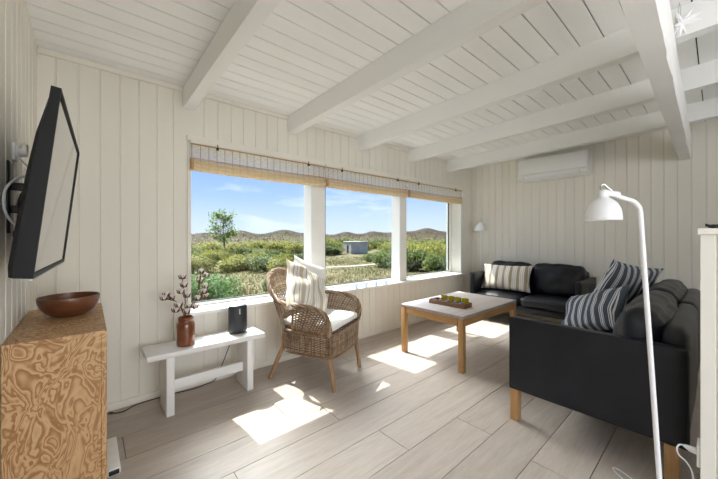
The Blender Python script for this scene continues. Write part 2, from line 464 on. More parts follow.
boards(w, (XL, 0, 0), (0, 1, 0), LW[0], LW[1], 2.2, 2.4, (1, 0, 0), .12, topf=tf, **lk)
struct('wall_left', w, M['wall'], 'cream board wall behind the television')
f = MB()
for y0, y1, z0, z1 in ((*LW, .3, .36), (*LW, 2.14, 2.2), (LW[0], LW[0]+.06, .36, 2.14), (LW[1]-.06, LW[1], .36, 2.14), (-1.83, -1.77, .36, 2.14)):
    f.box(XL-.09, y0, z0, XL-.04, y1, z1)
struct('window_5', f, M['trim'])  # invented side window, put in for the fill light
w = MB(); boards(w, (XR, 0, 0), (0, 1, 0), YB, YW, 0, 2.4, (-1, 0, 0), .12, pitch=.1075, phase=1.477, topf=tf)
struct('wall_right', w, M['wall'], 'cream board wall behind the air conditioner and two-seat sofa')
# rear wall, behind the camera, with an added wide window for fill light
w = MB(); RW = [(-.1, 1.85)]
xs = XL-.12
for a, b in RW + [(XR+.12, None)]:
    boards(w, (0, YB, 0), (1, 0, 0), xs, a, 0, 2.4, (0, 1, 0), .15, topf=tf)
    if b:
        boards(w, (0, YB, 0), (1, 0, 0), a, b, 0, .45, (0, 1, 0), .15); boards(w, (0, YB, 0), (1, 0, 0), a, b, 2.2, 2.4, (0, 1, 0), .15, topf=tf)
    xs = b
struct('wall_back', w, M['wall'])
for i, (a, b) in enumerate(RW):
    f = MB()
    for x0, x1, z0, z1 in ((a, b, .45, .51), (a, b, 2.14, 2.2), (a, a+.06, .51, 2.14), (b-.06, b, .51, 2.14), ((a+b)/2-.04, (a+b)/2+.04, .51, 2.14)):
        f.box(x0, YB-.11, z0, x1, YB-.05, z1)
    struct('window_%d' % (i+4), f, M['trim'])  # invented rear window, put in to let fill light enter

# ceiling: boards run along the window wall, thin dark joints between
w = MB(); pitch = .12; y = YW; k = 0
first = 2.762
ys = [YW] + [first - .1215*i for i in range(1, 60) if first - .1215*i > YB] + [YB]
for a, b in zip(ys[:-1], ys[1:]):
    g = .0036
    za, zb = ceil_z(a-g), ceil_z(b+g)
    w.add([(XL-.1, a-g, za), (XR+.1, a-g, za), (XR+.1, b+g, zb), (XL-.1, b+g, zb),
           (XL-.1, a-g, za+.02), (XR+.1, a-g, za+.02), (XR+.1, b+g, zb+.02), (XL-.1, b+g, zb+.02)],
          [(0,1,2,3),(4,7,6,5),(0,4,5,1),(1,5,6,2),(2,6,7,3),(3,7,4,0)])
ce = struct('ceiling', w, M['ceiling'], 'white boarded ceiling')
w = MB(); w.add([(XL-.1, YO, ceil_z(YO)+.018), (XR+.1, YO, ceil_z(YO)+.018), (XR+.1, YB-.15, ceil_z(YB)+.022), (XL-.1, YB-.15, ceil_z(YB)+.022),
                 (XL-.1, YO, 2.6), (XR+.1, YO, 2.6), (XR+.1, YB-.15, 2.7), (XL-.1, YB-.15, 2.7)],
                [(0,1,2,3),(4,7,6,5),(0,4,5,1),(1,5,6,2),(2,6,7,3),(3,7,4,0)])
o = w.build('roof_deck', M['gap'], ce)

# beams square to the window wall
BX = [.56, 1.46, 2.36, 3.26, 4.17]
for x in BX:
    w = MB(); y0, y1 = YB, YW-.001; wd = .078
    vs = []
    for yy in (y0, y1):
        zc = ceil_z(yy)
        vs += [(x, yy, zc-.160), (x+wd, yy, zc-.160), (x+wd, yy, zc-.001), (x, yy, zc-.001)]
    w.add(vs, [(0,1,2,3),(7,6,5,4),(0,4,5,1),(1,5,6,2),(2,6,7,3),(3,7,4,0)])
    struct('ceiling_beam', w, M['beam'], 'white ceiling beam running in from above the window')
# hand-hewn ridge beam along the room under the others
w = MB(); n = 110; vs = []
for i in range(n+1):
    t = i/n; X = -.2 + (XR+.2)*t
    yc = .161 + .0145*X + .003*noise.noise(Vector((X*1.3, 0, 0)))
    hw = .047
    zb = 2.030 + .004*noise.noise(Vector((X*2, 5, 0)))
    ed = .012 + .012*max(0, noise.noise(Vector((X*2.6, 9, 0)))) + .006*noise.noise(Vector((X*11, 3, 0)))
    zt = 2.249 + .02*(2.74-.25) - .05
    vs += [(X, yc-hw, zt), (X, yc-hw, zb+ed*1.3), (X, yc-hw+ed*.75, zb), (X, yc+hw, zb), (X, yc+hw, zt)]
fs = []
for i in range(n):
    for k in range(5):
        a, b = i*5+k, i*5+(k+1) % 5; fs.append((a, b, b+5, a+5))
fs += [(0,4,3,2,1), tuple(n*5+k for k in range(5))]
w.add(vs, fs)
struct('ceiling_beam', w, M['beam'], 'rough-edged white main beam crossing under the other beams')

# floor: planks along the window wall
w = MB(); row = .2395; ks = {6: .156, 5: 1.0, 2: 1.356, -1: 1.79, 3: 2.62, 4: 3.3, 1: 3.9, 0: 3.0, 7: 1.9, 8: .9}
L = 2.06
for r in range(-17, 9):
    y0 = .656 + row*r; y1 = min(y0+row, YO-.2); y0 = max(y0, YB)
    if y1 <= y0: continue
    off = ks.get(r, random.uniform(0, L)); x = off - math.ceil((off-XL)/L)*L
    while x < XR:
        a, b = max(x, XL), min(x+L, XR)
        if b - a > .01:
            g = .0019; w.add([(a+g, y0+g, 0), (b-g, y0+g, 0), (b-g, y1-g, 0), (a+g, y1-g, 0), (a+g, y0+g, -.012), (b-g, y0+g, -.012), (b-g, y1-g, -.012), (a+g, y1-g, -.012)],
                             [(0,1,2,3),(4,7,6,5),(0,4,5,1),(1,5,6,2),(2,6,7,3),(3,7,4,0)])
        x += L
fl = struct('floor', w, M['floor'], 'pale washed-oak plank floor')
w = MB(); w.box(XL-.1, YB-.1, -.12, XR+.1, YO, -.0085); w.build('subfloor', M['gap'], fl)

# trims
def bar(name, box, m, label=None):
    b = MB(); b.bbox(*box, r=.003, seg=1, smooth=False); return struct(name, b, m, label)
bar('baseboard_front', (XL+.001, YW-.014, 0, XR-.001, YW-.0005, .052), M['cream_trim'])
bar('baseboard_left', (XL+.0005, YB+.02, 0, XL+.013, YW-.015, .052), M['cream_trim'])
bar('baseboard_right', (XR-.013, YB+.02, 0, XR-.0005, YW-.015, .062), M['cream_trim'])
def cornice(n, a, b):
    for i, (x0, x1) in enumerate(zip([XL] + [x+.078 for x in BX], BX + [XR])):
        pass
q = MB()
for x0, x1 in zip([XL+.001] + [x+.079 for x in BX], [x-.001 for x in BX] + [XR-.001]):
    q.bbox(x0, YW-.018, 2.322, x1, YW-.0005, 2.3595, r=.003, seg=1, smooth=False)
struct('trim_1', q, M['cream_trim'], 'cream moulding where window wall meets ceiling')
bar('trim_2', (OX0-.015, YW-.022, 1.945, OX1+.03, YW+.0005, 1.995), M['cream_trim'], 'cream head board over the window blinds')
bar('trim_3', (OX0-.012, YW-.016, .60, OX0+.015, YW-.0005, 1.944), M['cream_trim'], 'narrow casing on the left side of the window')
bar('trim_4', (OX1-.012, YW-.016, .60, OX1+.03, YW-.0005, 1.944), M['trim'], 'white casing on the right side of the window')
bar('trim_5', (OX0-.02, YW-.062, .576, OX1+.035, YO-.06, .604), M['trim'], 'white window sill shelf')
# posts between the panes
for i, (a, b) in enumerate(((1.735, 1.885), (3.095, 3.232))):
    bar('trim_%d' % (6+i), (a, YW+.004, .605, b, YO-.09, 1.953), M['trim'], 'white post between window panes')
# reveals are the wall itself; sashes and glass
GY = 2.93
sash = [(.615, 1.828, 1.735), (2.020, 3.165, 3.095), (3.345, 4.492, 4.56)]
bounds = [(OX0, 1.86), (1.86, 3.22), (3.22, OX1)]
for i, ((gx0, gx1, _), (bx0, bx1)) in enumerate(zip(sash, bounds)):
    t = MB(); z0, z1 = .605, 1.953; gz0, gz1 = .632, 1.90
    y0, y1 = GY-.028, GY+.03
    t.bbox(bx0, y0, z0, gx0, y1, z1, r=.004, seg=1, smooth=False)
    t.bbox(gx1, y0, z0, bx1, y1, z1, r=.004, seg=1, smooth=False)
    t.bbox(gx0, y0, z0, gx1, y1, gz0, r=.004, seg=1, smooth=False)
    t.bbox(gx0, y0, gz1, gx1, y1, z1, r=.004, seg=1, smooth=False)
    wd = struct('window_%d' % (i+1), t, M['trim'], ['white window frame, widest pane beside the bench', 'white window frame behind the rattan chair', 'white window frame nearest the corner lamp'][i])
    q = MB(); e = .007
    for x0, x1, za, zb in ((gx0, gx0+e, gz0, gz1), (gx1-e, gx1, gz0, gz1), (gx0+e, gx1-e, gz0, gz0+e), (gx0+e, gx1-e, gz1-e, gz1)): q.box(x0, y0+.006, za, x1, GY-.0035, zb)
    q.build('gasket', M['black_rubber'], wd)
    g = MB(); g.box(gx0-.004, GY-.003, gz0-.004, gx1+.004, GY+.003, gz1+.004); g.build('pane', M['pane'], wd)

# ------------------------------------------------------------------ roman blinds
def blind(x0, x1, label):
    t = thing('roman_blind', ((x0+x1)/2, YW-.038, 1.71), label, 'blind', 'woven bamboo roman blinds')
    h = (x1-x0)/2; zt = .222
    b = MB(); b.bbox(-h, -.012, zt-.004, h, .012, zt+.022, r=.003); b.build('head_rail', M['cream_trim'], t)
    b = MB(); b.tube([(-h+.005, -.014, zt-.012), (h-.005, -.014, zt-.012)], .0055, 8); b.build('rod', M['bamboo'], t)
    def sheet(z0, z1, sag, yo):
        b = MB(); n = 24; vs = []; fs = []
        for j in range(5):
            for i in range(n+1):
                u = -1+2*i/n; s = sag*(1-u*u); z = (z0-s)+(z1-z0+s)*j/4
                vs.append((u*h, yo, z))
        m = n+1; k0 = len(vs)
        vs += [(x, y+.0015, z) for x, y, z in vs]
        for j in range(4):
            for i in range(n): 
                a = j*m+i; fs += [(a, a+1, a+m+1, a+m), (k0+a, k0+a+m, k0+a+m+1, k0+a+1)]
        b.add(vs, fs); return b
    sheet(.085, zt, .006, 0).build('woven_fabric', M['blind'], t)
    # stacked folds at the bottom: three overlapping rolls that sag a little
    for k, (dz, r, yo) in enumerate(((.020, .020, -.004), (.047, .021, -.010), (.074, .017, -.002))):
        b = MB(); pts = [(-h + 2*h*i/16, yo, dz - .008*(1-(2*i/16-1)**2)) for i in range(17)]
        b.tube(pts, r, 10); 
        b.v = [(x, yo+(y-yo)*.62, z) for x, y, z in b.v]
        b.build('fold', M['blind_roll'], t)
    b = MB(); b.tube([(-h+.006+(2*h-.012)*i/12, -.019, .098-.006*(1-(2*i/12-1)**2)) for i in range(13)], .005, 6); b.build('rod', M['bamboo'], t)
    for s in (-1, 1):
        b = MB(); hx = s*(h-.155 if x1-x0 < 1.25 else h-.20)
        if s > 0: hx = h-.21
        b.tube([(hx, -.022, zt+.012), (hx, -.028, zt-.004), (hx, -.024, zt-.018)], .0035, 6)
        b.bbox(hx-.009, -.034, zt-.034, hx+.009, -.014, zt-.014, r=.004); b.build('cord_hook', M['black_iron'], t)
    b = MB(); b.cyl((-h+.012, -.016, .012), .013, .085, 12); b.build('end_cap', M['bamboo'], t)
blind(.600, 1.872, 'woven bamboo roman blind, longest one, over the pane behind the bench')
blind(1.885, 3.195, 'woven bamboo roman blind over the middle pane above the rattan chair')
blind(3.208, 4.535, 'woven bamboo roman blind over the pane closest to the corner lamp')

# ------------------------------------------------------------------ sill glasses
def sill_glass(x, label):
    b = MB(); b.lathe([(.0, 0), (.021, 0), (.024, .004), (.030, .042), (.0285, .042), (.022, .008), (0, .008)], n=20)
    o = b.build('tealight_glass', M['clear'], loc=(x, 2.715, .6043)); tag(o, label, 'candle holder', 'clear tealight glasses on the sill')
    c = MB(); c.cyl((0, 0, .009), .017, .012, 16); c.build('tealight', M['white_plastic'], o); return o
sill_glass(2.315, 'clear tealight glass on the sill, closest of four to the rattan chair')
sill_glass(2.465, 'clear tealight glass on the sill, second from the rattan chair')
sill_glass(2.625, 'clear tealight glass on the sill, third from the rattan chair')
sill_glass(2.79, 'clear tealight glass on the sill, farthest of four from the rattan chair')

# ------------------------------------------------------------------ bench
t = thing('bench', (.68, 2.49, 0), 'low white painted wooden bench below the window, holding vase and speaker', 'bench')
b = MB(); b.bbox(-.40, -.125, .394, .385, .135, .43, r=.004); b.build('bench_top', M['white_paint'], t)
for x in (-.265, .275):
    b = MB(); b.bbox(x-.024, -.105, 0, x+.024, .13, .394, r=.004); b.build('leg', M['white_paint'], t)
b = MB(); b.bbox(-.241, -.012, .13, .251, .012, .20, r=.003); b.build('stretcher', M['white_paint'], t)

# vase with cotton branches
t = thing('vase', (.522, 2.468, .4302), 'amber-brown glass jar vase on the white bench', 'vase')
b = MB(); b.lathe([(.0, 0), (.050, 0), (.057, .006), (.058, .02), (.058, .145), (.054, .160), (.046, .168), (.045, .174), (.049, .178), (.049, .196), (.044, .200), (.041, .196), (.041, .170), (.051, .150), (.051, .012), (0, .010)], n=36)
b.build('vase_body', M['amber'], t)
rnd = random.Random(3)
def boll(mb, hk, p, r):
    bm = bmesh.new()
    for k in range(4):
        a = k*PI/2+rnd.random(); c = Vector(p)+Vector((math.cos(a)*r*.42, math.sin(a)*r*.42, rnd.uniform(-.2, .3)*r))
        mat = Matrix.Translation(c) @ Matrix.Diagonal((r*.72, r*.72, r*.8, 1))
        bmesh.ops.create_icosphere(bm, subdivisions=2, radius=1, matrix=mat)
    for v in bm.verts: v.co += Vector((noise.noise(v.co*90), noise.noise(v.co*90+Vector((5, 0, 0))), noise.noise(v.co*90+Vector((0, 7, 0)))))*r*.25
    mb.bm(bm, True)
    for k in range(5):                                    # dark husk petals underneath
        a = k*2*PI/5+.3; d = Vector((math.cos(a), math.sin(a), 0))
        p0 = Vector(p)-Vector((0, 0, r*.95)); p1 = Vector(p)+d*r*.85-Vector((0, 0, r*.55)); p2 = Vector(p)+d*r*1.35+Vector((0, 0, r*.45))
        hk.tube([p0, p1, p2], [r*.16, r*.42, r*.06], 5)
br = [([(0.01, 0, .02), (-.02, 0, .25), (-.075, 0, .33), (-.125, 0, .38)], [(-.118, 0, .375), (-.085, .02, .345), (-.135, -.02, .355)], .019, 'leaning furthest towards the television'),
      ([(0, .01, .02), (0, .01, .30), (-.015, .01, .40), (-.018, .01, .485)], [(-.018, .01, .485), (-.03, .0, .385), (.012, .02, .35), (-.012, -.01, .43)], .020, 'standing tallest in the middle of the vase'),
      ([(-.01, 0, .02), (.03, 0, .26), (.085, 0, .40), (.105, 0, .53)], [(.10, 0, .515), (.135, 0, .485), (.10, .02, .445), (.128, -.01, .405)], .019, 'with dark husks reaching highest over the speaker side'),
      ([(0, -.01, .02), (.02, -.02, .24), (.06, -.02, .31), (.115, -.02, .37)], [(.113, -.02, .37), (.07, -.03, .33), (.13, -.01, .335), (.055, -.02, .27)], .020, 'bending low to the speaker side'),
      ([(0, 0, .02), (-.01, -.02, .22), (-.03, -.03, .26), (-.05, -.035, .30)], [(-.05, -.035, .30), (-.005, -.045, .25), (-.065, -.02, .265), (.012, -.03, .285)], .021, 'short one tucked at the mouth of the vase')]
for pts, bl, r, lab in br:
    t = thing('cotton_branch', (.522, 2.468, .43), 'dried cotton branch '+lab, 'dried branch', 'dried cotton branches in the vase')
    b = MB(); b.tube(spline(pts, 6), .0032, 6)
    for p in bl: b.tube([spline(pts, 6)[-8], Vector(p)-Vector((0, 0, .008))], .0022, 5)
    b.build('stem', M['husk'], t)
    for p in bl:
        cm, hm = MB(), MB(); boll(cm, hm, p, r); c = cm.build('cotton_boll', M['cotton'], t); hm.build('husk', M['husk'], c)

# smart speaker
t = thing('speaker', (.905, 2.52, .4302), 'charcoal oval portable loudspeaker on the white bench', 'speaker')
b = MB(); b.lathe([(.0, .006), (.066, .006), (.0705, .012), (.072, .03), (.072, .12), (.071, .20), (.069, .212), (.0, .212)], n=40, sx=1, sy=.78); b.build('grille_body', M['speaker'], t)
b = MB(); b.lathe([(0, .212), (.067, .212), (.066, .218), (.060, .221), (0, .2215)], n=40, sx=1, sy=.78); b.build('top_panel', M['black_plastic'], t)
b = MB(); b.lathe([(0, 0), (.06, 0), (.064, .003), (.064, .0065), (0, .0065)], n=40, sx=1, sy=.78); b.build('base_ring', M['black_rubber'], t)
cu = bpy.data.curves.new('brand_mark', 'FONT'); cu.body = 'SONOS'; cu.size = .012; cu.align_x = 'CENTER'; cu.align_y = 'CENTER'; cu.extrude = .0006; cu.offset = .0004
tmp = bpy.data.objects.new('tmp', cu); C.objects.link(tmp); bpy.context.view_layer.update()
me = bpy.data.meshes.new_from_object(tmp.evaluated_get(bpy.context.evaluated_depsgraph_get())); bpy.data.objects.remove(tmp)
me.materials.clear(); me.materials.append(M['white_plastic'])
lt = bpy.data.objects.new('lettering', me); C.objects.link(lt); lt.parent = t
lt.location = (-.004, -.0562, .176); lt.rotation_euler = (PI/2, -PI/2, 0)

# cable of the speaker along the baseboard
b = MB(); b.tube(spline([(.07, 2.715, .005), (.10, 2.69, .005), (.13, 2.68, .005), (.11, 2.70, .009), (.14, 2.668, .005), (.19, 2.66, .005), (.25, 2.70, .005), (.33, 2.712, .005), (.5, 2.708, .005), (.62, 2.69, .005), (.72, 2.71, .005), (.79, 2.712, .02), (.84, 2.70, .13), (.88, 2.68, .25), (.915, 2.665, .36), (.92, 2.640, .425), (.915, 2.60, .438), (.91, 2.577, .436)], 8), .0032, 6)
tag(b.build('speaker_cable', M['black_rubber']), 'thin black cable on the floor along the window wall, rising to the speaker', 'cable')

# ------------------------------------------------------------------ cabinet, bowl, power strip
t = thing('cabinet', (-.087, 1.995, 0), 'tall flamed pine plywood cabinet under the television', 'cabinet')
b = MB(); b.bbox(-.146, -.328, 0, .128, .364, .792, r=.0015, seg=1, smooth=False); b.build('carcass', M['ply'], t)
b = MB(); b.bbox(-.146, -.330, .7922, .147, .366, .81, r=.0015, seg=1, smooth=False); b.build('cabinet_top', M['ply'], t)
for y0, y1, hy in ((-.329, .017, -.012), (.019, .365, .048)):
    b = MB(); b.bbox(.1285, y0, .005, .147, y1, .7915, r=.0015, seg=1, smooth=False); d = b.build('door', M['ply'], t)
    h = MB(); h.cyl((0, 0, 0), .012, .003, 16); h.v = [(.1472+z, hy+x, .60+y) for x, y, z in h.v]; h.build('finger_pull', M['dark_metal'], d)
b = MB(); b.lathe([(0, 0), (.052, 0), (.060, .003), (.084, .018), (.104, .042), (.114, .068), (.1165, .088), (.115, .096), (.110, .096), (.108, .084), (.102, .060), (.086, .034), (.05, .018), (0, .014)], n=48)
tag(b.build('bowl', M['bowl_wood'], loc=(-.068, 2.10, .8103)), 'dark brown turned wooden bowl on top of the plywood cabinet', 'bowl')
t = thing('power_strip', (.098, 2.13, 0), 'white power strip on the floor against the plywood cabinet', 'power strip')
b = MB(); b.bbox(-.026, -.15, 0, .028, .17, .036, r=.006); b.build('housing', M['white_plastic'], t)
b = MB(); b.bbox(-.020, -.152, .006, .022, -.1495, .030, r=.002); b.build('end_plate', M['black_plastic'], t)
for k in range(3):
    b = MB(); b.cyl((0, -.09+.085*k, .0355), .018, .0015, 20); b.build('socket', M['white_metal'], t)

# ------------------------------------------------------------------ television on a tilting arm
A = Vector((-.063, 1.27, 1.636)); Bq = Vector((-.036, 2.17, 1.630)); D = Vector((-.121, 1.27, 1.079))
ux = (Bq-A).normalized(); uz = (A-D); uz = (uz - ux*uz.dot(ux)).normalized(); un = ux.cross(uz)    # un faces the room
TVW, TVH = .90, .56
org = A - uz*TVH
t = thing('television', (0, 0, 0), 'black flat-screen television tilted down on the left wall above the cabinet', 'television')
t.matrix_world = Matrix(((ux.x, un.x, uz.x, org.x), (ux.y, un.y, uz.y, org.y), (ux.z, un.z, uz.z, org.z), (0, 0, 0, 1)))
# local: x along the screen, +y to the room, z up the screen
b = MB(); b.box(0, -.018, 0, TVW, -.0022, TVH)
for q in ((0, 0, .009, TVH), (TVW-.009, 0, TVW, TVH), (.009, TVH-.009, TVW-.009, TVH), (.009, 0, TVW-.009, .012)): b.box(q[0], -.0022, q[1], q[2], .0045, q[3])
b.build('bezel', M['matte_black'], t)
sm, nt, pb = new_mat('dark_glossy_screen'); pb.inputs['Base Color'].default_value = (.03, .03, .032, 1); pb.inputs['Roughness'].default_value = .06
pb.inputs['IOR'].default_value = 1.9; pb.inputs['Coat Weight'].default_value = 1; pb.inputs['Coat IOR'].default_value = 1.7; pb.inputs['Coat Roughness'].default_value = .05
b = MB(); b.box(.0092, -.0021, .0122, TVW-.0092, -.0002, TVH-.0092); b.build('screen', sm, t)
b = MB(); b.box(.0, -.004, -.004, TVW, .0048, -.0002); b.build('chin_strip', M['steel'], t)
# back shell that bulges towards the wall
prof = [(0.0, .048), (.03, .052), (.14, .050), (.30, .045), (.42, .038), (.50, .027), (.56, .019)]
b = MB(); vs = []; n = len(prof)
for x, sh in ((0.003, 0), (.03, .0), (TVW-.03, 0), (TVW-.003, 0)):
    for z, d in prof:
        e = .72 if x in (0.003, TVW-.003) else 1
        vs += [(x, -.0181, z), (x, -max(.0185, d*e), z)]
fs = []
for i in range(3):
    for k in range(n-1):
        a = (i*n+k)*2; c = a+2; a2 = a+2*n; c2 = c+2*n
        fs += [(a+1, c+1, c2+1, a2+1)]
    a = i*n*2; fs += [(a, a+1, a+2*n+1, a+2*n)]; a = (i*n+n-1)*2; fs += [(a+1, a, a+2*n, a+2*n+1)]
for i in (0, 3):
    fs.append(tuple([(i*n+k)*2 for k in range(n)] + [(i*n+k)*2+1 for k in reversed(range(n))]))
b.add(vs, fs); b.build('back_shell', M['matte_black'], t)
# wall mount
t = thing('tv_wall_mount', (XL, 1.82, 1.35), 'dark metal television wall mount behind the screen', 'wall mount')
b = MB(); b.bbox(.001, -.05, -.14, .008, .05, .14, r=.002, seg=1); b.build('wall_plate', M['dark_metal'], t)
b = MB(); b.bbox(.008, -.015, .03, .052, .015, .06, r=.003); b.build('arm', M['dark_metal'], t)
b = MB(); b.bbox(.008, -.015, -.06, .030, .015, -.03, r=.003); b.build('tilt_bracket', M['dark_metal'], t)
# wall outlet and cables
t = thing('wall_outlet', (XL, 1.93, 1.55), 'white wall outlet with plug behind the television', 'outlet')
b = MB(); b.bbox(.001, -.035, -.035, .010, .035, .035, r=.003); b.build('cover_plate', M['white_plastic'], t)
b = MB(); b.tube([(.010, 0, 0), (.042, 0, 0)], [.019, .015], 16); b.build('plug', M['white_plastic'], t)
def cable(name, pts, r, m, label):
    b = MB(); b.tube(spline(pts, 8), r, 6); return tag(b.build(name, m), label, 'cable')
cable('power_cable', [(-.195, 1.93, 1.55), (-.19, 1.87, 1.575), (-.205, 1.82, 1.56), (-.21, 1.80, 1.52), (-.19, 1.84, 1.49), (-.17, 1.87, 1.455)], .0035, M['cord_white'], 'white power cable looping from the outlet behind the television')
cable('antenna_cable', [(-.155, 1.88, 1.44), (-.19, 1.76, 1.43), (-.215, 1.66, 1.38), (-.22, 1.62, 1.33), (-.215, 1.62, 1.28), (-.20, 1.66, 1.245), (-.17, 1.72, 1.235)], .0042, M['cord_white'], 'thicker white cable hanging in a bow between wall and television')
cable('video_cable', [(-.165, 1.86, 1.42), (-.20, 1.84, 1.37), (-.212, 1.85, 1.31), (-.20, 1.88, 1.27), (-.21, 1.80, 1.23), (-.21, 1.74, 1.20), (-.195, 1.70, 1.21), (-.175, 1.74, 1.24)], .0045, M['black_rubber'], 'black cable coiled behind the television below the mount')

# ------------------------------------------------------------------ coffee table with tray
t = thing('coffee_table', (3.0, 1.805, 0), 'square-legged oak coffee table with whitewashed top in front of the sofas', 'table')
HX, HY = .545, .355
b = MB(); b.bbox(-HX, -HY, .472, HX, HY, .50, r=.003); b.build('tabletop', M['washed'], t)
for sx in (-1, 1):
    for sy in (-1, 1):
        b = MB(); x, y = sx*(HX-.027), sy*(HY-.027); b.bbox(x-.025, y-.025, 0, x+.025, y+.025, .4715, r=.004); b.build('leg', M['oak'], t)
for sy in (-1, 1):
    b = MB(); y = sy*(HY-.018); b.bbox(-HX+.060, y-.012, .405, HX-.060, y+.012, .4715, r=.002); b.build('apron', M['oak_x'], t)
for sx in (-1, 1):
    b = MB(); x = sx*(HX-.018); b.bbox(x-.012, -HY+.060, .405, x+.012, HY-.060, .4715, r=.002); b.build('apron', M['oak_y'], t)
TX, TY, TR = 2.78, 1.79, math.radians(2)
t = thing('tray', (TX, TY, .5003), 'long narrow brown wooden tray on the coffee table', 'tray', rotz=TR)
b = MB(); b.bbox(-.075, -.20, 0, .075, .20, .010, r=.002); b.build('tray_base', M['tray_wood'], t)
for x0, y0, x1, y1 in ((-.075, -.20, -.066, .20), (.066, -.20, .075, .20), (-.066, -.20, .066, -.191), (-.066, .191, .066, .20)):
    b = MB(); b.bbox(x0, y0, .010, x1, y1, .042, r=.002); b.build('tray_side', M['tray_wood'], t)
rot = Matrix.Rotation(TR, 3, 'Z')
labs = ['in the tray, closest of the four to the large sofa', 'in the tray, second counted from the large sofa', 'in the tray, third counted from the large sofa', 'in the tray, closest of the four to the window']
for k in range(4):
    p = rot @ Vector((.030, -.152+.078*k, .0105)) + Vector((TX, TY, .5003))
    b = MB(); b.lathe([(0, 0), (.024, 0), (.028, .005), (.034, .070), (.0325, .070), (.026, .009), (0, .008)], n=24)
    o = tag(b.build('candle_glass', M['yellow_glass'], loc=p), 'mustard-yellow candle glass ' + labs[k], 'candle holder', 'yellow candle glasses in the tray')
    b = MB(); b.cyl((0, 0, .009), .018, .028, 16); b.build('candle', M['candle'], o)
rnd = random.Random(5)
proto = None
for k in range(16):
    y = -.175+.0233*k; x = -.036+rnd.uniform(-.012, .012); r = rnd.uniform(.012, .018)
    p = rot @ Vector((x, y, .0105+r*.7)) + Vector((TX, TY, .5003))
    bm = bmesh.new(); bmesh.ops.create_icosphere(bm, subdivisions=2, radius=1)
    for v in bm.verts: v.co = Vector((v.co.x*r*1.1, v.co.y*r, v.co.z*r*.7))*(1+.12*noise.noise(v.co*1.5+Vector((k, 0, 0))))
    b = MB(); b.bm(bm, True)
    tag(b.build('decorative_stone', M['pebble'], loc=p), 'small blue-grey stone lying in the tray beside the candle glasses', 'stone', 'stones in the tray')
for k in range(5):
    p = rot @ Vector((-.038+rnd.uniform(-.012, .012), -.155+.078*k, .042)) + Vector((TX, TY, .5003)); r = .019
    bm = bmesh.new(); bmesh.ops.create_icosphere(bm, subdivisions=2, radius=1)
    for v in bm.verts: v.co = Vector((v.co.x*r, v.co.y*r*1.2, v.co.z*r*.75))*(1+.12*noise.noise(v.co*1.5+Vector((k, 9, 0))))
    b = MB(); b.bm(bm, True)
    tag(b.build('decorative_stone', M['pebble'], loc=p), 'small blue-grey stone lying in the tray beside the candle glasses', 'stone', 'stones in the tray')

# ------------------------------------------------------------------ sofas
def sofa(length, depth, loc, rotz, label, nm):
    """local: x along the length (0 = one end), y = 0 back edge .. depth front edge, z up"""
    t = thing('sofa', loc, label, 'sofa', rotz=rotz)
    L = M['leather']; aw = .062; D = depth
    for x0 in (0, length-aw):
        b = MB(); b.rbox(x0+aw/2, D/2, .437, aw, D, .470, .014, (.004, 0, 0), n=12)
        arm = b.build('arm', L, t)
        p = MB(); xo = x0 + (.006 if x0 == 0 else aw-.006)
        z0, z1 = .208, .667
        p.tube([(xo, .006, z0), (xo, .006, z1), (xo, D-.006, z1), (xo, D-.006, z0)], .0045, 6, closed=True); p.build('piping', L, arm)
    for x in (.030, length-.030):
        for y in (.06, D-.034):
            b = MB(); b.bbox(x-.026, y-.026, 0, x+.026, y+.026, .203, r=.004); b.build('leg', M['oak'], t)
    b = MB(); b.bbox(aw, .03, .205, length-aw, D-.03, .285, r=.012); b.build('seat_base', L, t)
    w = (length-2*aw)/2
    # back rest: upright pad with a plump rounded top, one seam in the middle
    for k in range(2):
        b = MB(); b.rbox(aw+w*(k+.5), .055, .485, w-.002, .10, .52, .040, (0, .010, .006), n=14, wr=.004, seed=k*7)
        b.build('backrest', L, t)
    for k in range(2):
        b = MB(); b.rbox(aw+w*(k+.5), .155+(D-.155)/2-.012, .342, w-.008, D-.155-.02, .118, .038, (.0, .010, .022), n=16, wr=.006, seed=k*3+1)
        b.build('seat_cushion', L, t)
    for k in range(2):
        b = MB(); b.rbox(0, 0, 0, w-.02, .165, .42, .065, (.004, .045, .018), n=18, wr=.016, seed=k*5+2)
        c = b.build('back_cushion', L, t); c.location = (aw+w*(k+.5), .205, .600); c.rotation_euler.x = math.radians(9)
        s = MB(); s.tube([(x*(w/2-.02), .0, z*.205) for x, z in ((-1, -.8), (-1, .8), (-.9, 1), (.9, 1), (1, .8), (1, -.8), (.9, -1), (-.9, -1))], .004, 6, closed=True)
        s.build('seam', L, c)
    return t
# three-seat sofa: its back to the half wall, facing the window
s1 = sofa(1.98, .82, (2.09, .085, 0), 0, 'large black leather sofa with oak legs, nearest the camera, seen from its arm', 's')
# two-seat sofa against the far wall, facing the television
s2 = sofa(1.36, .70, (4.915, 1.02, 0), PI/2, 'smaller black leather sofa against the far wall under the air conditioner', 's')

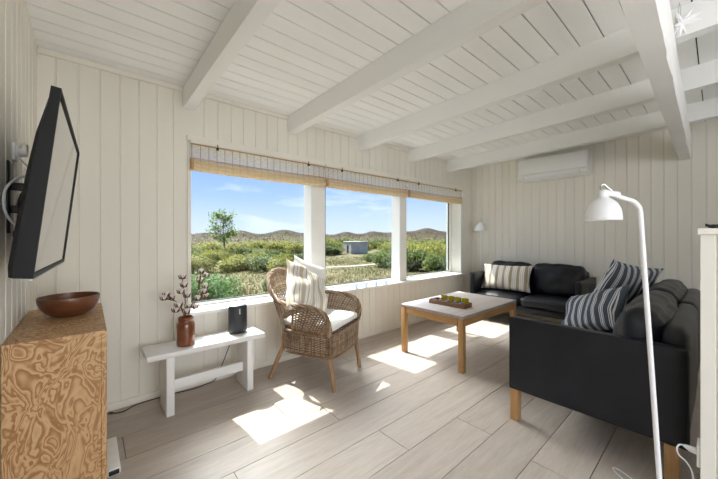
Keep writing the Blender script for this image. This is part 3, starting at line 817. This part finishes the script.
def pillow(name, w, h, th, c, right, up, m, label, group=None, bend=0, wr=.012, seed=0, pin=.10):
    r = Vector(right).normalized(); u = Vector(up); u = (u - r*u.dot(r)).normalized(); n = r.cross(u)
    b = MB(); N_ = 26; vs = []; fs = []
    for side in (1, -1):
        for j in range(N_+1):
            for i in range(N_+1):
                a = -1+2*i/N_; d = -1+2*j/N_
                x = a*w/2*(1-pin*(1-d*d)); z = d*h/2*(1-pin*(1-a*a))
                e = max(0, (1-a*a)*(1-d*d))**.42
                wn = noise.noise(Vector((x*8+seed, z*8, side*.3)))*wr + noise.noise(Vector((x*22+seed, z*7, 4)))*wr*.4
                y = side*(th/2*e) + wn*min(1, e*3)*1 + bend*(a*a-.4)*.5 + .0008*side
                vs.append((x, -y, z))
    m_ = N_+1; o = m_*m_
    for j in range(N_):
        for i in range(N_):
            a = j*m_+i; fs += [(a, a+1, a+m_+1, a+m_), (o+a, o+a+m_, o+a+m_+1, o+a+1)]
    per = [i for i in range(N_)] + [N_+j*m_ for j in range(N_)] + [N_*m_+i for i in range(N_, 0, -1)] + [j*m_ for j in range(N_, 0, -1)]
    for k in range(len(per)):
        a, c2 = per[k], per[(k+1) % len(per)]; fs.append((c2, a, o+a, o+c2))
    b.add(vs, fs, True)
    ob = b.build(name, m); 
    ob.matrix_world = Matrix(((r.x, -n.x, u.x, c[0]), (r.y, -n.y, u.y, c[1]), (r.z, -n.z, u.z, c[2]), (0, 0, 0, 1)))
    return tag(ob, label, 'cushion', group)
pillow('cushion', .69, .38, .15, (4.50, 1.985, .610), (.03, -1, .02), (.33, 0, .94), M['beige_stripe'], 'beige and cream striped cushion leaning on the smaller sofa', wr=.018)
pillow('cushion', .54, .52, .16, (3.80, .586, .715), (.828, -.535, -.165), (-.11, -.445, .889), M['slate_stripe'], 'slate and white striped cushion, the farther one on the large sofa', seed=3)
pillow('cushion', .55, .41, .22, (3.235, .690, .560), (-.421, -.838, .348), (.678, -.035, .734), M['slate_stripe'], 'slate and white striped cushion, nearer one, slumped behind the sofa arm', seed=8, wr=.022, bend=.05)

# ------------------------------------------------------------------ rattan armchair
CH = Matrix.Translation((1.53, 2.31, 0)) @ Matrix.Rotation(math.radians(206), 4, 'Z')
t = thing('rattan_armchair', (1.53, 2.31, 0), 'brown woven rattan armchair with white seat pad in front of the window', 'armchair', rotz=math.radians(206))
half = [(.278, .265, .43), (.300, .270, .52), (.308, .235, .60), (.312, .14, .640), (.315, .0, .652), (.308, -.13, .655), (.288, -.225, .680), (.262, -.310, .748), (.205, -.380, .826), (.11, -.418, .872), (0, -.430, .888)]
rail = half + [(-x, y, z) for x, y, z in reversed(half[:-1])]
RL = spline(rail, 8)
seat_h = [(.275, .270), (.285, .15), (.282, .0), (.270, -.12), (.225, -.205), (.12, -.240), (0, -.250)]
seat = seat_h + [(-x, y) for x, y in reversed(seat_h[:-1])]
SL = spline([(x, y, .425) for x, y in seat], 12)
def samp(P, s):
    s = max(0, min(1, s))*(len(P)-1); i = min(int(s), len(P)-2); return P[i].lerp(P[i+1], s-i)
def weave(S, na, nb, r=.0042, amp=.0042, a0=0, a1=1, b0=0, b1=1, closed=False, stake=.005, every=1):
    mb = MB(); st = MB()
    def nor(a, b):
        e = 1e-3; p = S(a, b); q = (S(min(1, a+e), b)-S(max(0, a-e), b)).cross(S(a, min(1, b+e))-S(a, max(0, b-e)))
        return q.normalized() if q.length > 1e-12 else Vector((0, 0, 1))
    for j in range(nb):
        b = b0+(b1-b0)*(j+.5)/nb; pts = []
        for i in range(na*2+1):
            a = a0+(a1-a0)*i/(na*2)
            pts.append(S(a, b)+nor(a, b)*amp*math.sin(PI*i/2*1.0+PI*(j % 2)))
        mb.tube(pts, r, 4)
    for i in range(0, na+1, every):
        a = a0+(a1-a0)*i/na
        st.tube([S(a, b0+(b1-b0)*k/6) for k in range(7)], stake, 5)
    mb.add(st.v, st.f, True)
    return mb
def S_side(a, b):       # between seat line and rail
    p = samp(SL, a); q = samp(RL, a); m = p.lerp(q, b)
    return m
# seat line parameter and rail parameter run together from the left arm front round the back
weave(S_side, 17, 21, a0=.0, a1=.215).build('arm_panel', M['wicker'], t)
weave(S_side, 17, 21, a0=.785, a1=1).build('arm_panel', M['wicker'], t)
weave(S_side, 30, 38, a0=.29, a1=.71, b0=.02, b1=.99).build('back_panel', M['wicker'], t)
# skirt all the way round
fr = [(.275, .270), (.20, .292), (.10, .302), (0, .305), (-.10, .302), (-.20, .292), (-.275, .270)]
ring = [Vector((x, y, 0)) for x, y in seat] ; ring = spline([(x, y, 0) for x, y in seat], 6)[:-1] + spline([(x, y, 0) for x, y in reversed(fr)], 6)[:-1]
ring.append(ring[0])
def S_skirt(a, b):
    p = samp(ring, a); k = 1.0-.03*(1-b); return Vector((p.x*k, p.y*k, .255+.175*b))
weave(S_skirt, 96, 19).build('skirt', M['wicker'], t)
b = MB()
for z, kk, rr in ((.43, 1.0, .012), (.255, .975, .010)):
    b.tube([(p.x*kk, p.y*kk, z) for p in ring[:-1]], rr, 8, closed=True)
b.build('seat_rim', M['wicker'], t)
# rail: twisted strands wrapped round each other
b = MB()
for s in range(4):
    pts = []
    for i, p in enumerate(RL):
        q = RL[min(i+1, len(RL)-1)]-RL[max(i-1, 0)]; q.normalize(); x = q.cross(Vector((0, 0, 1)) if abs(q.z) < .9 else Vector((0, 1, 0))).normalized(); y = q.cross(x)
        a = i*.42+s*PI/2; pts.append(p+(x*math.cos(a)+y*math.sin(a))*.0105)
    b.tube(pts, .0105, 6)
b.build('top_rail', M['wicker'], t)
for sx in (-1, 1):            # inner posts framing the gap between arm and back
    b = MB(); 
    for aa in (.218, .287):
        a = aa if sx < 0 else 1-aa
        b.tube([S_side(a, k/5) for k in range(6)], .009, 6)
    b.build('back_post', M['wicker'], t)
for x, y, dx, dy in ((.245, .255, .012, .075), (-.245, .255, -.012, .075), (.215, -.20, .045, -.115), (-.215, -.20, -.045, -.115)):
    b = MB()
    if y > 0: b.tube([(x, y-.02, .42), (x, y-.005, .25), (x+dx*.3, y+.02, .12), (x+dx*.5, y+.035, 0)], [.020, .020, .018, .016], 12)
    else: b.tube([(x, y, .42), (x+dx*.1, y+dy*.1, .28), (x+dx*.6, y+dy*.6, .12), (x+dx, y+dy, 0)], [.020, .020, .018, .016], 12)
    b.build('leg', M['rattan_pole'], t)
def cw(p): return CH @ Vector(p)
def cd(p): return CH.to_3x3() @ Vector(p)
b = MB(); b.rbox(0, 0, 0, .50, .50, .060, .028, (0, 0, .012), n=16, wr=.004)
b.v = [(x*(1-.10*max(0, -y/.25)), y, z) for x, y, z in b.v]
o = b.build('seat_pad', M['white_fabric'], loc=cw((0, .03, .478)), rotz=math.radians(206)); tag(o, 'white seat cushion lying in the rattan armchair', 'cushion')
pillow('cushion', .42, .44, .13, (1.56, 2.50, .755), (.93, .10, -.35), (.25, .33, .90), M['white_fabric'], 'plain off-white cushion at the back of the rattan armchair', seed=21)
pillow('cushion', .50, .50, .17, (1.455, 2.375, .705), (.88, .12, -.46), (.20, .55, .80), M['chair_stripe'], 'oatmeal striped linen cushion with a pointed corner, in the rattan armchair', seed=30, wr=.034, pin=.15)

# ------------------------------------------------------------------ air conditioner
t = thing('air_conditioner', (XR, 1.49, 1.985), 'white wall-mounted air conditioner high on the far wall', 'air conditioner')
prof = [(0, .02), (0, .31), (-.185, .31), (-.205, .30), (-.215, .27), (-.215, .09), (-.195, .045), (-.15, .02), (-.06, .0)]
b = MB(); n = len(prof); vs = [(x, y, z) for y in (-.42, .42) for x, z in prof]
b.add(vs, [tuple(range(n)), tuple(range(2*n-1, n-1, -1))] + [(i, n+i, n+(i+1) % n, (i+1) % n) for i in range(n)]); b.build('casing', M['white_plastic'], t)
b = MB(); b.bbox(-.2205, -.40, .092, -.2152, .40, .292, r=.002, seg=1); b.build('front_panel', M['white_plastic'], t)
b = MB(); vs = []
pf = [(-.219, .084), (-.226, .075), (-.21, .035), (-.165, .008), (-.15, .012), (-.19, .04), (-.212, .072)]
n = len(pf); b.add([(x, y, z) for y in (-.335, .335) for x, z in pf], [tuple(range(n)), tuple(range(2*n-1, n-1, -1))] + [(i, n+i, n+(i+1) % n, (i+1) % n) for i in range(n)]); b.build('air_flap', M['white_metal'], t)
for s in (-1, 1):
    b = MB(); n = len(pf); y0, y1 = sorted((s*.345, s*.425))
    b.add([(x, y, z) for y in (y0, y1) for x, z in pf], [tuple(range(n)), tuple(range(2*n-1, n-1, -1))] + [(i, n+i, n+(i+1) % n, (i+1) % n) for i in range(n)]); b.build('corner_cap', M['white_plastic'], t)

# ------------------------------------------------------------------ floor lamps
def lamp(loc, d, label, zt=1.40, reach=.17, lean=.03, base=.115, k=1):
    """d: unit direction of the arm on the floor plane"""
    t = thing('floor_lamp', loc, label, 'floor lamp'); d = Vector((d[0], d[1], 0)).normalized()
    W = M['white_metal']
    b = MB(); b.lathe([(0, 0), (base, 0), (base, .010), (base-.006, .016), (0, .018)], n=40); b.build('lamp_base', W, t)
    top = Vector((0, 0, zt-.02))+d*lean
    pts = [Vector((0, 0, .018)), Vector((0, 0, .06))+d*lean*.04, top-Vector((0, 0, .07))]
    arc = [top-Vector((0, 0, .07)), top-Vector((0, 0, .03))+d*.006, top+d*.030-Vector((0, 0, .002)), top+d*.07+Vector((0, 0, .012)), top+d*reach+Vector((0, 0, .036))]
    b = MB(); b.tube(pts[:-1]+[q for q in spline(arc, 8)], .0095, 12); b.build('pole', W, t)
    e = arc[-1]; s = e + d*.012
    b = MB(); b.tube([e-d*.045-Vector((0, 0, .009)), e+d*.02+Vector((0, 0, .002))], .0135, 12); b.build('arm_joint', W, t)
    # bell shade
    c = e + d*.018 - Vector((0, 0, .120))
    pr = [(.066, 0), (.067, .002), (.0665, .022), (.062, .048), (.050, .074), (.034, .090), (.022, .097), (.019, .104), (.018, .114), (.018, .128), (.014, .132), (0, .1325)]
    inn = [(.0, .096), (.018, .094), (.032, .084), (.048, .067), (.059, .043), (.064, .018), (.064, 0)]
    pr = [(a*k, .1325-(.1325-b_)*k) for a, b_ in pr]; inn = [(a*k, .1325-(.1325-b_)*k) for a, b_ in inn]
    b = MB(); b.lathe(pr[::-1]+inn[::-1], c=c, n=40); sh = b.build('lamp_shade', W, t)
    b = MB(); b.tube([c+Vector((0, 0, .098)), c+Vector((0, 0, .05))], .015, 12); b.build('bulb_socket', M['white_plastic'], sh)
    b = MB(); bm = bmesh.new(); bmesh.ops.create_uvsphere(bm, u_segments=16, v_segments=10, radius=.024, matrix=Matrix.Translation(c+Vector((0, 0, .04)))); b.bm(bm, True); b.build('bulb', M['clear'], sh)
    b = MB(); q = c+Vector((0, 0, .131)); b.tube(spline([q+d*.008, q+d*.010+Vector((0, 0, .018)), q-d*.004+Vector((0, 0, .026)), q-d*.020+Vector((0, 0, .012)), e-d*.02+Vector((0, 0, .008))], 6), .0028, 6); b.build('flex', M['steel'], t)
    return t
lamp((1.86, .158, 0), (-.70, .72), 'tall white floor lamp with bell shade in front of the large sofa arm', zt=1.372, reach=.135, lean=.085)
lamp((4.76, 2.50, 0), (-.88, -.47), 'white floor lamp in the far corner behind the smaller sofa', zt=1.43, reach=.05, lean=.0, base=.10, k=1.35)

# ------------------------------------------------------------------ half wall at the right, outlet and ornament
PX = 1.85
w = MB(); boards(w, (PX, 0, 0), (0, 1, 0), YB+.3, .046, 0, 1.205, (-1, 0, 0), .095, pitch=.108, phase=.003)
struct('wall_partition', w, M['wall'], 'half-height cream wall beside the large sofa')
bar('trim_8', (PX-.014, YB+.3, 1.2055, PX+.109, .056, 1.2305), M['cream_trim'], 'cream cap on the half-height wall')
t = thing('wall_outlet', (PX+.047, .046, .31), 'white wall outlet low on the end of the half-height wall with lamp plug', 'outlet')
b = MB(); b.bbox(-.038, .0006, -.045, .038, .011, .045, r=.003); b.build('cover_plate', M['white_plastic'], t)
b = MB(); b.tube([(0, .011, .002), (-.002, .032, .004), (-.006, .048, .010)], [.014, .012, .006], 12); b.build('plug', M['white_plastic'], t)
cable('lamp_cord', [(1.891, .096, .321), (1.885, .108, .318), (1.88, .114, .30), (1.885, .108, .275), (1.895, .085, .25), (1.90, .068, .20), (1.90, .07, .08), (1.91, .12, .006), (1.95, .24, .005), (2.0, .325, .005), (2.04, .355, .005), (2.05, .335, .005), (2.02, .28, .005), (1.97, .215, .006), (1.945, .185, .010)], .0030, M['cord_white'], 'white lamp cord looping from the low outlet over the floor')
b = MB()
bm = bmesh.new()
for k in range(7):
    bmesh.ops.create_icosphere(bm, subdivisions=2, radius=1, matrix=Matrix.Translation((.012*(k % 2), -.022*k, .008)) @ Matrix.Diagonal((.014, .018, .008+.004*(k % 3), 1)))
b.bm(bm, True)
for k in range(3): b.tube([(0, .0, .006), (-.006+.01*k, .022, .010+.004*k)], [.006, .002], 6)
tag(b.build('ornament', M['black_iron'], loc=(1.895, .012, 1.2310)), 'small black ornament lying on the cap of the half-height wall', 'ornament')

# hanging paper star
t = thing('paper_star', (2.30, .130, 2.295), 'white spiky paper star hanging behind the rough main beam', 'ornament')
b = MB(); rnd = random.Random(11)
dirs = [Vector(v).normalized() for v in ((1, 0, 0), (-1, 0, 0), (0, 0, -1), (.1, -.9, .25), (.2, -.95, -.1), (0, .35, -.8), (-.8, .2, -.5), (-.75, .1, .4), (.7, .2, .6), (.3, -.6, .8), (.7, -.3, -.6), (.6, -.75, .2))]
for d in dirs: b.tube([d*.004, d*.03, d*(.085 if d.y < -.5 else .07)], [.014, .013, .0005], 5, smooth=False)
b.build('star_spikes', M['paper'], t)
b = MB(); b.tube(spline([(0, 0, .02), (-.006, .004, .06), (-.012, .0, .104)], 5), .0012, 5); b.tube(spline([(0, 0, .02), (.004, -.004, .06), (.006, 0, .104)], 5), .0012, 5)
b.build('hanging_thread', M['steel'], t)

# ------------------------------------------------------------------ outdoors
EYE = Vector((0, 0, 1.2))
def g_h(x, y):
    r = math.hypot(x, y); az = math.degrees(math.atan2(x, y))
    h = -.40 + .25*noise.noise(Vector((x*.08, y*.08, 0)))*min(1, max(0, (r-8)/15))
    if r > 45:
        k = min(1, (r-45)/75)
        h += k*(2.2 + .8*noise.noise(Vector((az*.10, r*.012, 3))) + .3*noise.noise(Vector((az*.33, r*.03, 8))))
        for a0, wd, hh in ((20, 1.8, 2.6), (27.5, 2.6, 3.0), (15, 2, 1.4), (33, 2, 1.6), (38.5, 1.6, 2.2), (43.5, 1.6, 1.8), (49, 3, 1.8), (53.3, 2.0, 3.4), (57.5, 3, 1.6)):
            h += .62*hh*math.exp(-((az-a0)/wd)**2)*math.exp(-((r-125)/35)**2)
        if r > 135: h -= (r-135)*.035
    return h
w = MB(); rs = [2.2*1.062**i for i in range(76)]; az = [-25+ (100)*i/200 for i in range(201)]
vs = []; fs = []
for r in rs:
    for a in az:
        x, y = r*math.sin(math.radians(a)), r*math.cos(math.radians(a)); y = y + 1.2
        vs.append((x, max(y, YO+.01), g_h(x, y)))
m = len(az)
for i in range(len(rs)-1):
    for j in range(m-1): fs.append((i*m+j, i*m+j+1, (i+1)*m+j+1, (i+1)*m+j))
w.add(vs, fs, True)
tag(w.build('ground_outside', M['terrain']), 'heath and dune land outside the window', kind='structure')

PATHS = []
def strip(name, pts, wds, label):
    b = MB(); P = spline([(x, y, 0) for x, y in pts], 10); vs = []; n = len(P); PATHS.extend(P)
    for i, p in enumerate(P):
        t = i/(n-1); d = (P[min(i+1, n-1)]-P[max(0, i-1)]).normalized(); s = Vector((-d.y, d.x, 0)); ww = wds*(.75+.5*noise.noise(p*.6))*(1 if 0 < i < n-1 else .2)
        for q in (-1, -.4, .4, 1):
            v = p+s*ww*q; vs.append((v.x, v.y, g_h(v.x, v.y-0)+.035+.03*(1-abs(q))))
    b.add(vs, [(i*4+k, i*4+k+1, (i+1)*4+k+1, (i+1)*4+k) for i in range(n-1) for k in range(3)], True)
    return tag(b.build(name, M['sand']), label, kind='structure')
strip('path', [(4.6, 17.6), (5.6, 17.0), (6.8, 16.2), (8.4, 15.9), (9.6, 16.4)], .42, 'pale sandy path curving behind the near grass')
strip('path', [(9.8, 22.2), (11.5, 22.6), (13.4, 22.4), (15.5, 22.5)], .8, 'pale sandy strip beyond the path')
strip('path', [(8.2, 12.6), (10.0, 12.2), (12.6, 12.6), (15.5, 13.8)], .22, 'faint sandy track in the grass field')

def clump(rx, ry, rz, n, leaf, seed):
    """leaves spread over a lumpy crown"""
    b = MB(); R = random.Random(seed)
    lob = [(Vector((R.uniform(-.5, .5)*rx, R.uniform(-.5, .5)*ry, R.uniform(.25, .68)*rz)), R.uniform(.38, .6)) for _ in range(9)]
    for _ in range(n):
        c, k = R.choice(lob)
        d = Vector((R.gauss(0, 1), R.gauss(0, 1), R.gauss(0, 1))).normalized()*(R.random()**.35)
        p = c + Vector((d.x*rx*k, d.y*ry*k, d.z*rz*k))
        if p.z < 0: p.z = -p.z*.3
        q = Vector((R.gauss(0, 1), R.gauss(0, 1), R.gauss(0, 1))).normalized(); s = q.cross(Vector((0, 0, 1)));
        if s.length < .1: s = Vector((1, 0, 0))
        s.normalize(); l = leaf*R.uniform(.6, 1.3)
        b.add([p-q*l, p+s*l*.5, p+q*l, p-s*l*.5], [(0, 1, 2, 3)])
    return b
def bush_thing(name, m, seed, rx, ry, rz, n, leaf):
    t = bpy.data.objects.new(name, None); C.objects.link(t)
    clump(rx, ry, rz, n, leaf, seed).build('foliage', m, t)
    b = MB(); R = random.Random(seed)
    for k in range(5): b.tube([(0, 0, -.1), (R.uniform(-.2, .2)*rx, R.uniform(-.2, .2)*ry, rz*.3), (R.uniform(-.5, .5)*rx, R.uniform(-.5, .5)*ry, rz*.8)], [.03, .02, .008], 5)
    b.build('stem', M['bark'], t); return t
protos = {
 'g': bush_thing('bush', M['leaf_green'], 1, 1.3, 1.3, 1.25, 2600, .085),
 'y': bush_thing('bush', M['leaf_yellow'], 2, 1.4, 1.2, 1.1, 2600, .075),
 'd': bush_thing('bush', M['leaf_dark'], 3, 1.0, 1.0, 1.3, 3800, .055),
}
used = set(); placed = [(6.72, 21.3, .25), (18.8, 22.1, 1.6)]
def place_bush(kind, az_, r, s, label, group, sz=None):
    rad = .92*s
    while True:                                         # step back until it stands clear of its neighbours
        x, y = r*math.sin(math.radians(az_)), r*math.cos(math.radians(az_))
        if all(math.hypot(x-a, y-b) > rad+c_ for a, b, c_ in placed): break
        r += .4
    placed.append((x, y, rad))
    p = protos[kind]; loc = (x, y, g_h(x, y)-.05); R = random.Random(int(x*97+y*31))
    sc_ = (s, s, (sz or s)); rz = R.uniform(0, 6.28)
    if kind not in used:
        used.add(kind); p.location = loc; p.rotation_euler.z = rz; p.scale = sc_; tag(p, label, 'bush', group); return p
    o = dup(p, loc, rz, label, group, sc_); o['category'] = 'bush'; return o
# azimuth from the window normal, distance, size
place_bush('d', 13.6, 6.4, .72, 'deep green leafy bush just outside, below the first pane', None, .70)
place_bush('d', 17.5, 8.2, .50, 'deep green bush behind the one just outside the first pane', None, .50)
place_bush('d', 24.6, 9.5, .20, 'tiny dark green shrub alone in the near grass', None, .30)
R = random.Random(12)
for a_ in (12, 13.5, 15, 16.5, 18, 19.5, 21, 22.5, 25, 27): place_bush('gy'[int(a_*2) % 3 == 0], a_+R.uniform(-.5, .5), R.uniform(13, 18), R.uniform(.6, .85), 'mid-green bush in the near scrub outside the first pane', 'near scrub outside the first pane', R.uniform(.55, .8))
for a_ in range(15, 42, 2): place_bush('y', a_+R.uniform(-1, 1), R.uniform(24, 32), R.uniform(.9, 1.3), 'yellow-green bush in the belt beyond the sandy path', 'yellow-green belt beyond the path', R.uniform(.8, 1.25))
for a_ in range(14, 40, 2): place_bush('g', a_+R.uniform(-1, 1), R.uniform(19.5, 23) if a_ < 26 else R.uniform(24, 30), R.uniform(.6, .9), 'mid-green bush mixed into the belt beyond the sandy path', 'mid-green bushes beyond the path', R.uniform(.45, .7))
for a_ in (27, 29, 31, 33.5): place_bush('g', a_, 20.8, .45, 'low green bush fringing the sandy strip', 'low bushes by the sandy strip', .4)
for a_, r_, s_ in ((46.6, 16, .75), (48.4, 15, .9), (50.0, 14.5, .9), (45.0, 17, .6), (43.6, 18.5, .5), (42.4, 20, .4), (47.3, 13.5, .45)): place_bush('g', a_, r_, s_, 'mid-green bush in the thicket right of the concrete hut', 'thicket beside the hut', s_*.9)
for a_, r_, s_ in ((47.5, 19, 1.1), (49.6, 18.5, 1.2)): place_bush('y', a_, r_, s_, 'yellow-green bush rising behind the thicket right of the hut', 'yellow bushes behind the thicket', s_*1.15)
for a_, r_, s_ in ((52.0, 17, 1.1), (54.4, 15.5, 1.15), (56.8, 16, 1.1), (59, 17, 1.2)): place_bush('y', a_, r_, s_, 'yellow-green bush outside the pane nearest the corner', 'yellow bushes outside the corner pane', s_*1.1)
for a_, r_, s_ in ((53.2, 14, .8), (55.8, 13.5, .7), (58.0, 14, .9)): place_bush('g', a_, r_, s_, 'mid-green bush low outside the pane nearest the corner', 'green bushes outside the corner pane', s_)
for a_ in (35.5, 37.2, 38.8, 40.5): place_bush('g', a_, 27, .95, 'mid-green bush in the row left of the concrete hut', 'row of bushes left of the hut', .9)
for a_ in range(34, 60, 2): place_bush('g' if a_ % 4 else 'y', a_+R.uniform(-1, 1), R.uniform(33, 42), R.uniform(1.1, 1.5), 'distant bush on the flat heath before the dunes', 'distant bushes before the dunes', R.uniform(.8, 1.1))

# slender young tree
x, y = 6.72, 21.3; t = thing('young_tree', (x, y, g_h(x, y)-.05), 'slender young tree standing above the scrub outside the first pane', 'tree')
b = MB(); R = random.Random(4)
b.tube(spline([(0, 0, 0), (.06, 0, 1.2), (-.02, 0, 2.0), (.08, 0, 3.0)], 6), [.055-.0022*i for i in range(19)], 7); b.build('trunk', M['bark'], t)
fb = MB(); bb = MB()
for k in range(34):
    z = R.uniform(.9, 2.9); a = R.uniform(0, 6.28); l = (1.15-.28*abs(z-2.0))*R.uniform(.5, 1.0)
    e = Vector((math.cos(a)*l, math.sin(a)*l, z+.35+R.uniform(-.1, .25))); bb.tube([(0.02, 0, z), e*.6+Vector((0, 0, z*.38)), e], [.016, .01, .004], 4)
    for q in range(52):
        c = Vector((0.02, 0, z)).lerp(e, R.uniform(.4, 1.05))+Vector((R.gauss(0, .11), R.gauss(0, .11), R.gauss(0, .09)))
        d = Vector((R.gauss(0, 1), R.gauss(0, 1), R.gauss(0, 1))).normalized(); s = d.cross(Vector((0, 0, 1))).normalized(); L_ = R.uniform(.055, .10)
        fb.add([c-d*L_, c+s*L_*.55, c+d*L_, c-s*L_*.55], [(0, 1, 2, 3)])
bb.build('branches', M['bark'], t); fb.build('leaves', M['tree_leaf'], t)

# concrete hut
x, y = 18.8, 22.1
t = thing('concrete_hut', (x, y, g_h(x, y)-.05), 'small grey concrete hut with a dark opening in the grass field', 'hut', rotz=math.radians(-11))
b = MB(); b.box(-.76, -.62, 0, .76, -.22, .95); b.box(-.76, .10, 0, .76, .62, .95); b.box(-.76, -.22, .72, .76, .10, .95); b.box(-.5, -.22, 0, .76, .10, .72)
b.build('hut_walls', M['concrete'], t)
b = MB(); b.bbox(-.80, -.66, .95, .80, .66, 1.04, r=.02, seg=1); b.build('roof_slab', M['concrete'], t)
b = MB(); b.box(-.53, -.218, 0, -.502, .098, .718); b.build('opening', M['dark_hole'], t)  # thin dark sheet, shade of the recess painted in
t.scale = (1.15, 1.15, 1.1)

# grass as one mass of blades
b = MB(); R = random.Random(9)
for _ in range(26000):
    a = math.radians(R.uniform(8, 63)); r = 5.0 + 20*R.random()**1.4
    x, y = r*math.sin(a), r*math.cos(a)
    if y < 4.0 or any((x-q.x)**2+(y-q.y)**2 < .42 for q in PATHS): continue
    z = g_h(x, y); h = R.uniform(.03, .11)*(1+.6*noise.noise(Vector((x*.5, y*.5, 1)))); ww = .010+.0012*r; th = R.uniform(0, PI)
    dx, dy = math.cos(th)*ww, math.sin(th)*ww; lx, ly = R.gauss(0, .05), R.gauss(0, .05)
    b.add([(x-dx, y-dy, z-.02), (x+dx, y+dy, z-.02), (x+lx, y+ly, z+h)], [(0, 1, 2)])
tag(b.build('grass', M['grassblade']), 'dry green grass growing outside the window', 'grass', kind='stuff')
# low heather scrub on the far flat, one mass
b = MB()
for _ in range(2600):
    a = math.radians(R.uniform(8, 64)); r = R.uniform(42, 105); x, y = r*math.sin(a), r*math.cos(a); z = g_h(x, y); s = R.uniform(.25, .6)
    for q in range(6):
        d = Vector((R.gauss(0, 1), R.gauss(0, 1), abs(R.gauss(0, .8)))); c = Vector((x, y, z+.1))+d*s*.45; u = Vector((R.gauss(0, 1), R.gauss(0, 1), R.gauss(0, 1))).normalized()*s*.3; v = u.cross(Vector((0, 0, 1)))
        b.add([c-u, c+v, c+u, c-v], [(0, 1, 2, 3)])
tag(b.build('undergrowth', M['heather']), 'low scrub covering the distant heath', 'undergrowth', kind='stuff')

# ------------------------------------------------------------------ sky, sun, added fill light
SKY_FILL = 18.0  # strength of the added sky glow that brightens the room
wd = bpy.data.worlds.new('sky'); sc.world = wd; wd.use_nodes = True; nt = wd.node_tree
bg = nt.nodes['Background']; tc = N(nt, 'ShaderNodeTexCoord'); sp = N(nt, 'ShaderNodeSeparateXYZ'); nt.links.new(tc.outputs['Generated'], sp.inputs[0])
c = ramp(nt, sp.outputs['Z'], [(0, (.58, .66, .78)), (.05, (.50, .61, .80)), (.12, (.34, .49, .80)), (.24, (.20, .35, .74)), (.6, (.30, .50, .86)), (1, (.28, .46, .82))])
mp = N(nt, 'ShaderNodeMapping'); mp.inputs['Scale'].default_value = (1.2, 1.2, 6); nt.links.new(tc.outputs['Generated'], mp.inputs[0])
cl = noise_n(nt, mp.outputs[0], 2.6, 5, .6, .3)
c = mix(nt, ramp(nt, cl, [(.54, (0, 0, 0)), (.75, (.55, .55, .55))]), c, (.92, .93, .95))
# added bright patch of sky, above what the window shows, to light the room
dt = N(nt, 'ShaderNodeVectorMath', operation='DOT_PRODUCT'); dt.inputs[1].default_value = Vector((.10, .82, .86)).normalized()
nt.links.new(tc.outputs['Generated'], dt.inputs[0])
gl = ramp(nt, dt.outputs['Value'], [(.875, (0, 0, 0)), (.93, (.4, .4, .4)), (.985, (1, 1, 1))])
sc_ = N(nt, 'ShaderNodeVectorMath', operation='SCALE'); sc_.inputs[3].default_value = SKY_FILL
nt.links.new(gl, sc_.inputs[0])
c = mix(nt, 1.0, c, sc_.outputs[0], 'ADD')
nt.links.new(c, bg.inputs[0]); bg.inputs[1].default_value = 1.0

su = bpy.data.lights.new('sun', 'SUN'); su.energy = 6.6; su.color = (1, .965, .91); su.angle = math.radians(.53)
so = bpy.data.objects.new('sun', su); C.objects.link(so)
so.rotation_euler = Vector((.070, -.645, -1)).to_track_quat('-Z', 'Y').to_euler()
def daylight(loc, rot, sx, sy, e):                      # added fill lamps outside the two invented windows behind the camera
    al = bpy.data.lights.new('window_daylight', 'AREA'); al.shape = 'RECTANGLE'; al.size = sx; al.size_y = sy; al.energy = e; al.color = (.97, .98, 1.0)
    ao = bpy.data.objects.new('window_daylight', al); C.objects.link(ao); ao.location = loc; ao.rotation_euler = rot
daylight((.875, YB-.2, 1.33), (PI/2, 0, 0), 1.9, 1.65, 52)
daylight((XL-.16, -1.8, 1.25), (PI/2, 0, -PI/2), 2.15, 1.8, 20)

# ------------------------------------------------------------------ camera and view
F = 312.0
cam = bpy.data.cameras.new('camera'); co = bpy.data.objects.new('camera', cam); C.objects.link(co)
cam.sensor_fit = 'HORIZONTAL'; cam.sensor_width = 36; cam.lens = 36*F/718; cam.shift_y = -(239.5-236)/718
cam.clip_start = .02; cam.clip_end = 1000
co.location = EYE; yaw = math.radians(49.007)
co.rotation_euler = (PI/2, 0, -(PI/2 - yaw))
sc.camera = co
sc.view_settings.view_transform = 'Standard'; sc.view_settings.look = 'None'; sc.view_settings.gamma = 1; sc.view_settings.use_curve_mapping = False
sc.view_settings.exposure = .62
try:
    sc.cycles.use_denoising = True; sc.cycles.max_bounces = 10; sc.cycles.diffuse_bounces = 6; sc.cycles.transparent_max_bounces = 16
    sc.cycles.sample_clamp_indirect = 8
except Exception: pass
